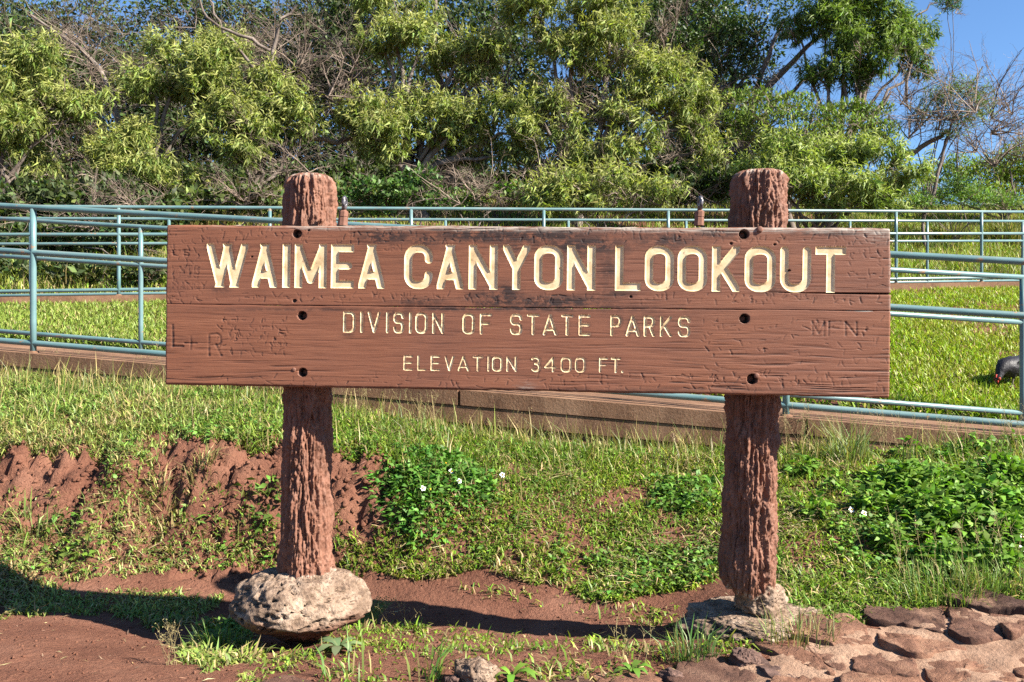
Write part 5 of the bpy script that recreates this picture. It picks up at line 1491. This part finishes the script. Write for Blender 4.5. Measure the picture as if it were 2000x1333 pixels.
crest = [(-60, 18.6, "dense dark shrub on the crest at the left edge", [(-80, 350, 120, 45, 0), (60, 345, 100, 40, 0)]),
         (200, 18.8, "dense dark shrub on the crest behind the rounded acacia", [(180, 355, 90, 40, 0), (280, 350, 80, 45, 0)]),
         (420, 18.6, "dense dark shrub on the crest behind the dry twigs left of the left post", [(380, 360, 80, 40, 0), (480, 355, 80, 40, 0)]),
         (620, 18.8, "dense dark shrub on the crest behind the left post top", [(580, 355, 70, 40, 0), (670, 350, 60, 40, 0)]),
         (820, 18.7, "dense dark shrub on the crest behind the broad acacia trunk", [(770, 355, 70, 40, 0), (870, 350, 70, 40, 0), (950, 360, 60, 35, 0)]),
         (1080, 18.6, "dense dark shrub on the crest under the cascading acacia", [(1040, 355, 70, 40, 0), (1140, 350, 70, 45, 0), (1220, 360, 60, 35, 0)]),
         (1360, 18.8, "dense dark shrub on the crest left of the right post top", [(1310, 355, 70, 40, 0), (1400, 350, 80, 45, 0), (1480, 355, 60, 40, 0)])]
for px, Y, lb, cls in crest:
    tree("crest_shrub", lb, px, Y, cls, 'dark', 0.05, [(c_[0], c_[1] - 10, c_[2], c_[3], -.6, 30) for c_ in cls], 1.1, category="bush", group="dark shrubs along the crest", stems=2)
tree("overhead_branch", "thin twig with needle foliage hanging in at the top right corner", 1905, 17.0, [(1850, 0, 35, 14, 0), (1860, 15, 22, 9, 0)], 'fine', 0.015, (), 1.4, tint=(0.6, 0.75, 0.6), category="tree", extra_limbs=[[(1905, -60, 0, .012), (1850, 10, 0, .008), (1815, 5, 0, .005)]])

# ------------------------------------------------------------------ weeds in front
def weed(name, label, spots, leafL, n_per, col, flowers=(), group=None, hgt=0.085, mat='weed', narrow=0.5):
    """spots: photo ellipses (px,py,rx,ry) of leaf cover on the ground"""
    Vs, Fs, Cs, off_ = [], [], [], 0
    g0 = ground_hit(spots[0][0], spots[0][1])
    root = empty(name, g0, label, "plant", group)
    st = []
    for px, py, rx, ry in spots:
        g = ground_hit(px, py)
        k_ = g[1] / FPX
        n = int(n_per * np.clip(rx * ry / 2000.0, 0.15, 1.3))
        a = rng.uniform(0, 6.28, n); rr = rng.random(n) ** 0.6 * (1 + 0.45 * fbm(np.cos(a) * 1.8 + px, np.sin(a) * 1.8, 0, 2, 401))
        X = g[0] + np.cos(a) * rr * rx * 1.1 * k_
        Y = g[1] + np.sin(a) * rr * min(rx, ry * 2.2) * k_
        Zg = ground_z(X, Y)
        hh = hgt * (0.15 + 0.85 * rng.random(n)) * np.clip(1.1 - 0.75 * rr, 0.1, 1.1)
        b = np.stack([X, Y, Zg + hh], -1)
        d = np.stack([np.cos(a) * rr + rng.normal(0, 0.7, n), np.sin(a) * rr + rng.normal(0, 0.7, n), rng.normal(0.15, 0.35, n)], -1)
        L_ = leafL * rng.uniform(0.6, 1.3, n)
        nr = np.array([0, 0, 1.0]) + rng.normal(0, 0.45, (n, 3))
        v, f, cc = kites(b, d, L_, L_ * narrow * rng.uniform(0.8, 1.2, n), rng.uniform(0.2, 0.9, n), jit(col, n, 0.28, 0.08), nr)
        Vs.append(v); Fs.append(f + off_); Cs.append(cc); off_ += len(v)
        m = n // 4
        p = np.stack([np.stack([X[:m], Y[:m], Zg[:m] - 0.01], -1), b[:m] - np.array([0, 0, 1.0]) * (hh[:m] * 0.4)[:, None], b[:m]], 1)
        st.append(tubes(p, np.full((m, 3), 0.0016), 3))
    mk("leaves", np.vstack(Vs), [np.vstack(Fs)], M[mat], root, True, {"col": np.vstack(Cs)}, origin=g0)['kind'] = "stuff"
    V, F = cat(st)
    mk("stems", V, F, M[mat], root, True, {"col": np.tile(np.array([[0.09, 0.12, 0.03]]), (len(V), 1))}, origin=g0)['kind'] = "stuff"
    for px, py, bare in flowers:
        g = ground_hit(px, py + 8)
        c = P(px, py, g[1] - 0.05); r_ = 0.013
        tocam = np.array([0.25, -0.75, 0.6]); tocam /= np.linalg.norm(tocam)
        u = np.cross(tocam, [0, 0, 1.0]); u /= np.linalg.norm(u); w = np.cross(u, tocam)
        VV, FF = [], []
        if not bare:
            for k2 in range(5):
                t = k2 * 2 * math.pi / 5 + rng.uniform(0, 0.5)
                e = u * math.cos(t) + w * math.sin(t); q = -u * math.sin(t) + w * math.cos(t)
                VV += [c + e * 0.003, c + e * r_ * 0.65 - q * r_ * 0.42 + tocam * 0.002, c + e * r_ * 0.65 + q * r_ * 0.42 + tocam * 0.002, c + e * r_ * 1.15 - q * 0.003, c + e * r_ * 1.15 + q * 0.003]
                i = k2 * 5
                FF += [[i, i + 2, i + 1], [i + 1, i + 2, i + 3], [i + 2, i + 4, i + 3]]
            fl = mk("flower", np.array(VV), [np.array(FF)], M['petal'], root, True, origin=g0)
        ph = np.array([[c - tocam * 0.002, c + tocam * 0.003, c + tocam * 0.006]])
        V, F = tubes(ph, np.array([[0.005, 0.005, 0.0015]]), 8)
        mk("flower_centre", V, [F], M['pollen'], root if bare else fl, True, origin=g0)
        V, F = tubes(np.array([[g, (g + c) / 2 + [0.01, 0, 0], c - tocam * 0.002]]), np.full((1, 3), 0.0012), 4)
        mk("stalk", V, [F], M['weed'], root, True, {"col": np.tile(np.array([[0.09, 0.12, 0.03]]), (len(V), 1))}, origin=g0)
    return root

WG = "white-flowered weeds on the slope"
weed("flowering_weed", "bushy green weed with white daisies in the middle right of the left post", [(860, 930, 80, 35), (800, 970, 60, 30), (900, 950, 60, 30), (850, 900, 80, 20), (820, 1010, 60, 25), (760, 950, 40, 25)], 0.038, 440, (0.085, 0.19, 0.03), [(826, 954, 0), (882, 921, 0), (897, 940, 0), (840, 956, 1), (981, 928, 0), (870, 905, 1)], WG, hgt=0.07)
weed("flowering_weed", "dense leafy weed bed with white daisies at the right edge", [(1830, 960, 90, 40), (1930, 1000, 80, 40), (1960, 940, 70, 35), (1860, 1040, 80, 30), (1960, 1060, 60, 30), (1760, 950, 60, 30), (1900, 900, 80, 20), (1980, 1010, 60, 40), (1800, 1010, 60, 30), (1700, 1000, 30, 14), (1640, 960, 26, 12), (1850, 1110, 50, 22), (1940, 1120, 60, 20), (1740, 1080, 34, 14), (1600, 1010, 24, 10), (1980, 890, 40, 14), (1570, 930, 22, 10), (1780, 900, 30, 10)], 0.048, 560, (0.12, 0.225, 0.028), [(1663, 996, 0), (1688, 1003, 0), (1922, 898, 0), (1975, 898, 0), (1995, 1072, 0), (1880, 984, 1), (1997, 1050, 0)], WG, hgt=0.12)
weed("leafy_weed", "low dark green weed clump hugging the left side of the right post", [(1350, 960, 50, 30), (1310, 985, 40, 25), (1370, 990, 40, 25), (1290, 960, 30, 15)], 0.038, 300, (0.10, 0.20, 0.03), [(1392, 985, 1)], WG)
weed("leafy_weed", "bright round-leaved weed on the path edge at the lower left", [(140, 1075, 50, 25), (170, 1090, 40, 20), (110, 1060, 40, 18), (110, 1100, 30, 20)], 0.045, 60, (0.12, 0.2, 0.03), (), "low weeds on the bare bank", hgt=0.09)
weed("leafy_weed", "small bright weed under the eroded bank left of the left post", [(400, 1050, 40, 20), (430, 1040, 30, 15)], 0.06, 45, (0.11, 0.18, 0.028), (), "low weeds on the bare bank", hgt=0.07, narrow=0.3)
weed("leafy_weed", "leafy weed touching the left side of the left post", [(530, 1005, 30, 30), (510, 1030, 40, 20), (540, 985, 20, 20)], 0.05, 70, (0.095, 0.17, 0.028), (), "low weeds on the bare bank", hgt=0.12)

def rosette(name, label, px, py, n, L_, col, up=0.5, narrow=0.3, mat='weed'):
    g = ground_hit(px, py)
    root = empty(name, g, label, "plant")
    for k_ in range(n):
        a = k_ * 2.4 + rng.uniform(-0.3, 0.3)
        d = np.array([math.cos(a), math.sin(a), 0.0])
        s = np.array([-math.sin(a), math.cos(a), 0.0])
        l = L_ * rng.uniform(0.7, 1.2); e = up * rng.uniform(0.7, 1.3)
        pts = [g + d * l * t + np.array([0, 0, l * (e * t - 0.9 * e * t * t) + 0.006]) for t in (0, 0.3, 0.6, 0.85, 1.0)]
        w = [0.15, 0.7, 1.0, 0.7, 0.05]
        V = np.array([p + s * l * narrow * 0.5 * ww * sg + np.array([0, 0, 0.004 * abs(ww)]) for p, ww in zip(pts, w) for sg in (-1, 1)])
        F = np.array([[2 * i, 2 * i + 2, 2 * i + 3, 2 * i + 1] for i in range(4)])
        mk("leaf", V, [F], M[mat], root, True, {"col": jit(col, 1, 0.15).repeat(len(V), 0)}, origin=g)
    return root
rosette("rosette_weed", "grey-green thistle rosette in front of the left footing boulder", 662, 1272, 11, 0.085, (0.13, 0.18, 0.08), 0.9, 0.36)
rosette("rosette_weed", "narrow-leaved rosette on the eroded bank left of the left post", 478, 975, 9, 0.10, (0.13, 0.17, 0.04), 1.2, 0.12)
rosette("rosette_weed", "narrow yellow-green rosette on the path edge below the eroded bank", 480, 1068, 8, 0.11, (0.14, 0.18, 0.04), 0.9, 0.14)
rosette("rosette_weed", "shiny green seedling between the small stones at the bottom", 1000, 1330, 6, 0.08, (0.12, 0.22, 0.03), 1.2, 0.3)
rosette("rosette_weed", "bright seedling at the paving corner at the bottom", 1235, 1322, 7, 0.07, (0.11, 0.2, 0.03), 1.0, 0.35)

def fern(px, py):
    g = ground_hit(px, py)
    root = empty("fern", g, "small blue-green feathery fern at the right side of the left boulder", "plant")
    for k_ in range(9):
        a = rng.uniform(-0.4, 2.6) ; l = rng.uniform(0.08, 0.15)
        d = np.array([math.cos(a) * 0.6, -0.25 * abs(math.sin(a)), 0.75]); d /= np.linalg.norm(d)
        m = 26
        t = np.repeat(np.linspace(0.15, 1, m // 2), 2)
        b = g + d * (t * l)[:, None] + np.array([0.35, 0, -0.2]) * ((t * l) ** 2)[:, None] * 4
        s = np.cross(d, [0, -1.0, 0.3]); s /= np.linalg.norm(s)
        sg = np.where(np.arange(m) % 2, 1, -1)[:, None]
        v, f, cc = kites(b, s * sg + d * 0.35, 0.03 * (1.05 - t * 0.7), np.full(m, 0.005), np.full(m, 0.1), jit((0.09, 0.155, 0.06), m, 0.15), np.tile([0, -1.0, 0.3], (m, 1)))
        mk("frond", v, [f], M['weed'], root, True, {"col": cc}, origin=g)
fern(722, 1215)

def tuft(label, px, py, n, h, spread, col, dry, w=0.004, lean=0.5, group="grass tufts around the sign"):
    g = ground_hit(px, py)
    a = rng.uniform(0, 6.28, n); r_ = np.sqrt(rng.random(n)) * spread
    X, Y = g[0] + np.cos(a) * r_, g[1] + np.sin(a) * r_ * 0.7
    pos = np.stack([X, Y, ground_z(X, Y) - 0.004], -1)
    az = a + rng.normal(0, 0.8, n)
    blades(pos, h * rng.uniform(0.5, 1.2, n), w * rng.uniform(0.7, 1.3, n), np.clip(np.abs(rng.normal(lean, 0.3, n)), 0.05, 1.5), az, grass_cols(n, col, 0.25, dry), "grass_tuft", 'grass', label, "grass tuft", kind=None, origin=None, group=group)
tuft("fine green grass tuft in front of the right footing slab", 1350, 1290, 130, 0.13, 0.09, (0.11, 0.18, 0.05), 0.08)
tuft("pale dry grass tuft on the right side of the right footing slab", 1560, 1255, 130, 0.12, 0.13, (0.15, 0.19, 0.06), 0.5, 0.003)
tuft("feathery light grass at the foot of the weed bed by the paving", 1850, 1165, 380, 0.12, 0.2, (0.14, 0.21, 0.045), 0.2, 0.003)
tuft("second feathery grass clump beside the paving at the right edge", 1960, 1150, 300, 0.12, 0.17, (0.14, 0.21, 0.045), 0.2, 0.003)
tuft("shaded dark grass tuft left of the left footing boulder", 430, 1270, 130, 0.10, 0.09, (0.08, 0.14, 0.03), 0.1)
tuft("arching pale grass tussock right of the right post", 1660, 905, 160, 0.26, 0.10, (0.16, 0.2, 0.07), 0.15, 0.005, 0.7)
tuft("straw-tipped grass tuft hanging on the eroded bank", 395, 915, 70, 0.14, 0.07, (0.18, 0.19, 0.06), 0.5, 0.005, 0.8)
tuft("leaning grass tuft at the lower end of the eroded bank", 320, 975, 60, 0.16, 0.09, (0.16, 0.18, 0.05), 0.45, 0.005, 0.9)
tuft("long-bladed tuft on the bank at the left edge", 70, 1040, 60, 0.17, 0.1, (0.15, 0.2, 0.05), 0.3, 0.006, 0.8)
tuft("small tuft behind the left boulder at the grass edge", 690, 1125, 60, 0.07, 0.07, (0.13, 0.18, 0.03), 0.1)
tuft("broad grass blades at the bottom edge left of the pale rock", 830, 1330, 18, 0.16, 0.05, (0.12, 0.2, 0.04), 0.1, 0.007, 0.5)
tuft("bent green blades at the bottom below the left boulder", 690, 1325, 16, 0.14, 0.1, (0.12, 0.2, 0.04), 0.2, 0.006, 0.8)
tuft("tall ornamental grass clump behind the upper railing at the right", 1855, 475, 520, 0.5, 0.3, (0.13, 0.15, 0.035), 0.25, 0.012, 0.55)
tuft("second ornamental grass clump behind the upper railing at the right edge", 1965, 480, 520, 0.55, 0.35, (0.12, 0.145, 0.035), 0.25, 0.012, 0.5)

for px, py, n, h, lb in [(460, 432, 420, 0.75, "dry straw-tipped grass clump left of the left post behind the upper railing"), (545, 430, 300, 0.7, "second straw grass clump touching the outline of the left post"), (390, 436, 300, 0.55, "short straw grass clump above the left end of the sign"), (230, 470, 260, 0.5, "straw grass in front of the shaded shrub beside the far railing post"), (70, 480, 260, 0.5, "straw grass in front of the shaded shrub at the far left"), (310, 520, 240, 0.35, "green grass clump at the left end of the sign below the far railing"), (130, 545, 260, 0.3, "low green grass clump under the shaded shrub at the far left"), (900, 428, 260, 0.45, "grass clump on the bank right of the glossy shrub"), (1310, 428, 260, 0.4, "grass clump on the bank left of the right post")]:
    tuft(lb, px, py, n, h, 0.55, (0.16, 0.19, 0.05), 0.4, 0.011, 0.5, "rough grass clumps at the foot of the bank")

# straw stalks with seed heads
def stalks(label, px, py, n, h, spread):
    g = ground_hit(px, py)
    root = empty("seeding_grass", g, label, "plant", "dry seeding grass stalks")
    X = g[0] + rng.normal(0, spread, n); Y = g[1] + rng.normal(0, spread * 0.5, n)
    st = np.stack([X, Y, ground_z(X, Y) - 0.005], -1)
    p, r_ = twig_batch(st, np.stack([rng.normal(0, 0.25, n), rng.normal(0, 0.2, n), np.ones(n)], -1), h * rng.uniform(0.6, 1.15, n), np.full(n, 0.0011), 6, 0.08, -0.0)
    m = 6
    i = np.repeat(np.arange(n), m); k_ = rng.integers(3, 5, n * m); f_ = rng.random((n * m, 1))
    s2 = p[i, k_] * (1 - f_) + p[i, k_ + 1] * f_
    p2, r2 = twig_batch(s2, rng.normal(0, 0.6, (n * m, 3)) + [0, 0, 0.6], rng.uniform(0.02, 0.055, n * m), np.full(n * m, 0.0008), 6, 0.15, 0.05)
    V, F = tubes(np.vstack([p, p2]), np.vstack([r_, r2]), 3)
    mk("stalks", V, [F], M['straw'], root, True, {"col": np.tile(np.array([[0.33, 0.27, 0.13]]), (len(V), 1))}, origin=g)
    e = p2[:, -1]
    v, f, cc = kites(e, rng.normal(0, 1, (len(e), 3)), np.full(len(e), 0.009), np.full(len(e), 0.003), np.zeros(len(e)), jit((0.30, 0.26, 0.12), len(e)))
    mk("seed_heads", v, [f], M['straw'], root, True, {"col": cc}, origin=g)
stalks("dry seeding stalks standing on the path left of the left boulder", 330, 1300, 9, 0.17, 0.02)
stalks("thin dry stalks in front of the stripe of shadow left of the right slab", 1218, 1300, 5, 0.17, 0.03)
stalks("seeding stalks beside the left boulder on its right", 765, 1225, 6, 0.12, 0.04)
for i_, (px, py, n, lb) in enumerate([(120, 735, 14, "seeding grass below the railing post at the far left"), (300, 745, 12, "seeding grass at the left end of the sign below the rail"), (700, 815, 16, "seeding grass against the ramp edge right of the left post"), (830, 850, 14, "seeding grass in front of the ramp joint"), (1020, 860, 18, "tall seeding grass under the middle of the sign"), (1190, 868, 12, "seeding grass by the dark gap under the ramp edge"),
                                      (1560, 880, 16, "seeding grass just right of the right post by the ramp"), (1650, 885, 16, "seeding grass above the arching tussock"), (1750, 888, 18, "seeding grass along the ramp left of the daisies"), (1860, 890, 18, "seeding grass along the ramp above the weed bed"), (1960, 892, 18, "seeding grass along the ramp at the right edge"), (1790, 1130, 10, "seeding stalks rising from the lower weed bed"), (1930, 1120, 12, "seeding stalks by the paving at the right edge"), (480, 780, 10, "seeding grass under the left end of the sign")]):
    stalks(lb, px, py, n, 0.26, 0.07)

# leaf litter and straw flecks on the soil
def litter():
    n = 6500
    Y = 2.6 + rng.random(n) * 2.7; X = rng.uniform(-0.6, 0.6, n) * Y
    k_ = ~on_paving(X, Y) & ((grass_density(X, Y) > 0.1) | (rng.random(n) < 0.06))
    X, Y = X[k_], Y[k_]; n = len(X)
    b = np.stack([X, Y, ground_z(X, Y) + 0.004], -1)
    d = np.stack([rng.normal(0, 1, n), rng.normal(0, 1, n), rng.normal(0, 0.12, n)], -1)
    L_ = 0.012 + 0.06 * rng.random(n) ** 2
    v, f, cc = kites(b, d, L_, np.clip(L_ * 0.12, 0.002, 0.006), rng.uniform(-0.3, 0.5, n), jit((0.30, 0.22, 0.12), n, 0.4), np.array([0, 0, 1.0]) + rng.normal(0, 0.3, (n, 3)))
    tag(mk("leaf_litter", v, [f], M['straw'], None, True, {"col": cc}), "dry straw and fallen leaf bits scattered on the soil", "litter", kind="stuff")
litter()

# ------------------------------------------------------------------ hen
def hen():
    g = ground_hit(1975, 757, 6.4)
    S = 1.0
    root = empty("hen", g, "black hen pecking in the lawn behind the railing at the right edge", "hen")
    # body loft along a spine from tail to beak, local x to the left of the picture = forward
    fw = np.array([-0.86, -0.5, 0.0]); fw /= np.linalg.norm(fw); sd_ = np.array([fw[1], -fw[0], 0.0]); up_ = np.array([0, 0, 1.0])
    spine = [(-0.27, 0.235, 0.004, 0.004), (-0.22, 0.225, 0.018, 0.05), (-0.16, 0.19, 0.055, 0.065), (-0.09, 0.165, 0.082, 0.078), (-0.02, 0.155, 0.09, 0.085), (0.05, 0.152, 0.085, 0.083), (0.10, 0.15, 0.066, 0.07), (0.135, 0.135, 0.045, 0.05), (0.155, 0.112, 0.033, 0.036), (0.168, 0.09, 0.028, 0.028), (0.182, 0.072, 0.026, 0.026), (0.196, 0.058, 0.018, 0.019), (0.204, 0.05, 0.004, 0.004)]
    sp = np.array(spine)
    t = np.linspace(0, len(sp) - 1, 48)
    sp = np.stack([np.interp(t, np.arange(len(spine)), sp[:, k_]) for k_ in range(4)], -1)
    kk = np.hanning(7); kk /= kk.sum()
    sp = np.stack([np.convolve(np.pad(sp[:, k_], 3, 'edge'), kk, 'valid') for k_ in range(4)], -1)
    ctr = g + fw * sp[:, :1] + up_ * sp[:, 1:2]
    tg = np.gradient(ctr, axis=0); tg /= np.linalg.norm(tg, axis=1, keepdims=True)
    nv_ = np.cross(tg, np.cross(up_, tg)) ; nv_ = np.cross(sd_, tg)
    a = np.arange(28) * 2 * np.pi / 28
    ring = ctr[:, None] + sd_ * (np.cos(a)[None, :, None] * sp[:, 2][:, None, None]) + nv_[:, None] * (np.sin(a)[None, :, None] * sp[:, 3][:, None, None])
    V = ring.reshape(-1, 3)
    V = V + (V - np.repeat(ctr, 28, 0)) * (0.10 * fbm(V[:, 0] * 40, V[:, 1] * 40, V[:, 2] * 60, 3, 301))[:, None]
    i, j = np.meshgrid(np.arange(47), np.arange(28), indexing='ij')
    F = np.stack([i * 28 + j, i * 28 + (j + 1) % 28, (i + 1) * 28 + (j + 1) % 28, (i + 1) * 28 + j], -1).reshape(-1, 4)
    mk("body", V, [F], M['feather'], root, True, origin=g)
    for sgn in (-1, 1):     # folded wings
        n = 90
        x = rng.uniform(-0.17, 0.06, n); z = rng.uniform(0.125, 0.205, n)
        b = g + fw * x[:, None] + sd_ * (sgn * 0.088 * np.sqrt(np.clip(1 - ((x + 0.03) / 0.24) ** 2, 0.1, 1)))[:, None] + up_ * z[:, None]
        d = -fw + up_ * 0.15 + rng.normal(0, 0.12, (n, 3))
        v, f, _ = kites(b, d, rng.uniform(0.04, 0.09, n), np.full(n, 0.022), np.full(n, 0.3), jit((0.03, 0.03, 0.03), n), sd_ * sgn + rng.normal(0, 0.1, (n, 3)))
        mk("wing", v, [f], M['feather'], root, True, origin=g)
    n = 26                  # tail fan
    d = -fw * 0.8 + up_ * rng.uniform(0.4, 1.2, (n, 1)) + sd_ * rng.normal(0, 0.2, (n, 1))
    v, f, _ = kites(g - fw * 0.2 + up_ * 0.21 + rng.normal(0, 0.008, (n, 3)), d, rng.uniform(0.1, 0.16, n), np.full(n, 0.03), np.full(n, 0.4), jit((0.02, 0.02, 0.02), n), sd_ + rng.normal(0, 0.15, (n, 3)))
    mk("tail", v, [f], M['feather'], root, True, origin=g)
    hd = g + fw * 0.188 + up_ * 0.068
    comb = []
    for k_ in range(5):
        p = hd + fw * (0.018 - 0.010 * k_) + up_ * (0.018 + 0.003 * k_)
        comb.append(tubes(np.array([[p - up_ * 0.01, p + up_ * 0.004, p + up_ * (0.014 + 0.004 * (k_ == 2))]]), np.array([[0.0065, 0.006, 0.0012]]), 7))
    V, F = cat(comb); mk("comb", V, F, M['comb'], root, True, origin=g)
    for sgn in (-1, 1):
        p = hd + sd_ * (0.022 * sgn)
        V, F = tubes(np.array([[p - sd_ * sgn * 0.006, p, p + sd_ * sgn * 0.004]]), np.array([[0.014, 0.013, 0.004]]), 9); fc = mk("face", V, [F], M['comb'], root, True, origin=g)
        V, F = tubes(np.array([[p + sd_ * sgn * 0.002, p + sd_ * sgn * 0.005, p + sd_ * sgn * 0.0065]]), np.array([[0.0035, 0.003, 0.0005]]), 8); mk("eye", V, [F], M['iron'], fc, True, origin=g)
        p = hd + sd_ * (0.010 * sgn) + fw * 0.012 - up_ * 0.012
        V, F = tubes(np.array([[p, p - up_ * 0.012, p - up_ * 0.024]]), np.array([[0.005, 0.008, 0.002]]), 8); mk("wattle", V, [F], M['comb'], root, True, origin=g)
    b = hd + fw * 0.02 - up_ * 0.012
    V, F = tubes(np.array([[b, b + fw * 0.008 - up_ * 0.012, b + fw * 0.010 - up_ * 0.026]]), np.array([[0.008, 0.006, 0.0008]]), 8)
    mk("beak", V, [F], M['shank'], root, True, origin=g)
    for sgn, dx in ((-1, 0.05), (1, -0.03)):
        h = g + sd_ * (0.04 * sgn) + fw * dx
        V, F = tubes(np.array([[h + up_ * 0.13 - fw * 0.01, h + up_ * 0.09 - fw * 0.012, h + up_ * 0.065 - fw * 0.015]]), np.array([[0.034, 0.024, 0.010]]), 10)
        mk("thigh", V, [F], M['feather'], root, True, origin=g)
        parts = [tubes(np.array([[h + up_ * 0.075 - fw * 0.015, h + up_ * 0.035, h + up_ * 0.004]]), np.array([[0.007, 0.006, 0.006]]), 7)]
        for an in (-0.5, 0, 0.5, 3.14):
            d = fw * math.cos(an) + sd_ * math.sin(an)
            parts.append(tubes(np.array([[h + up_ * 0.006, h + d * 0.022 + up_ * 0.006, h + d * (0.045 if an != 3.14 else 0.025)]]), np.array([[0.005, 0.004, 0.001]]), 6))
        V, F = cat(parts); mk("leg", V, F, M['shank'], root, True, origin=g)
hen()
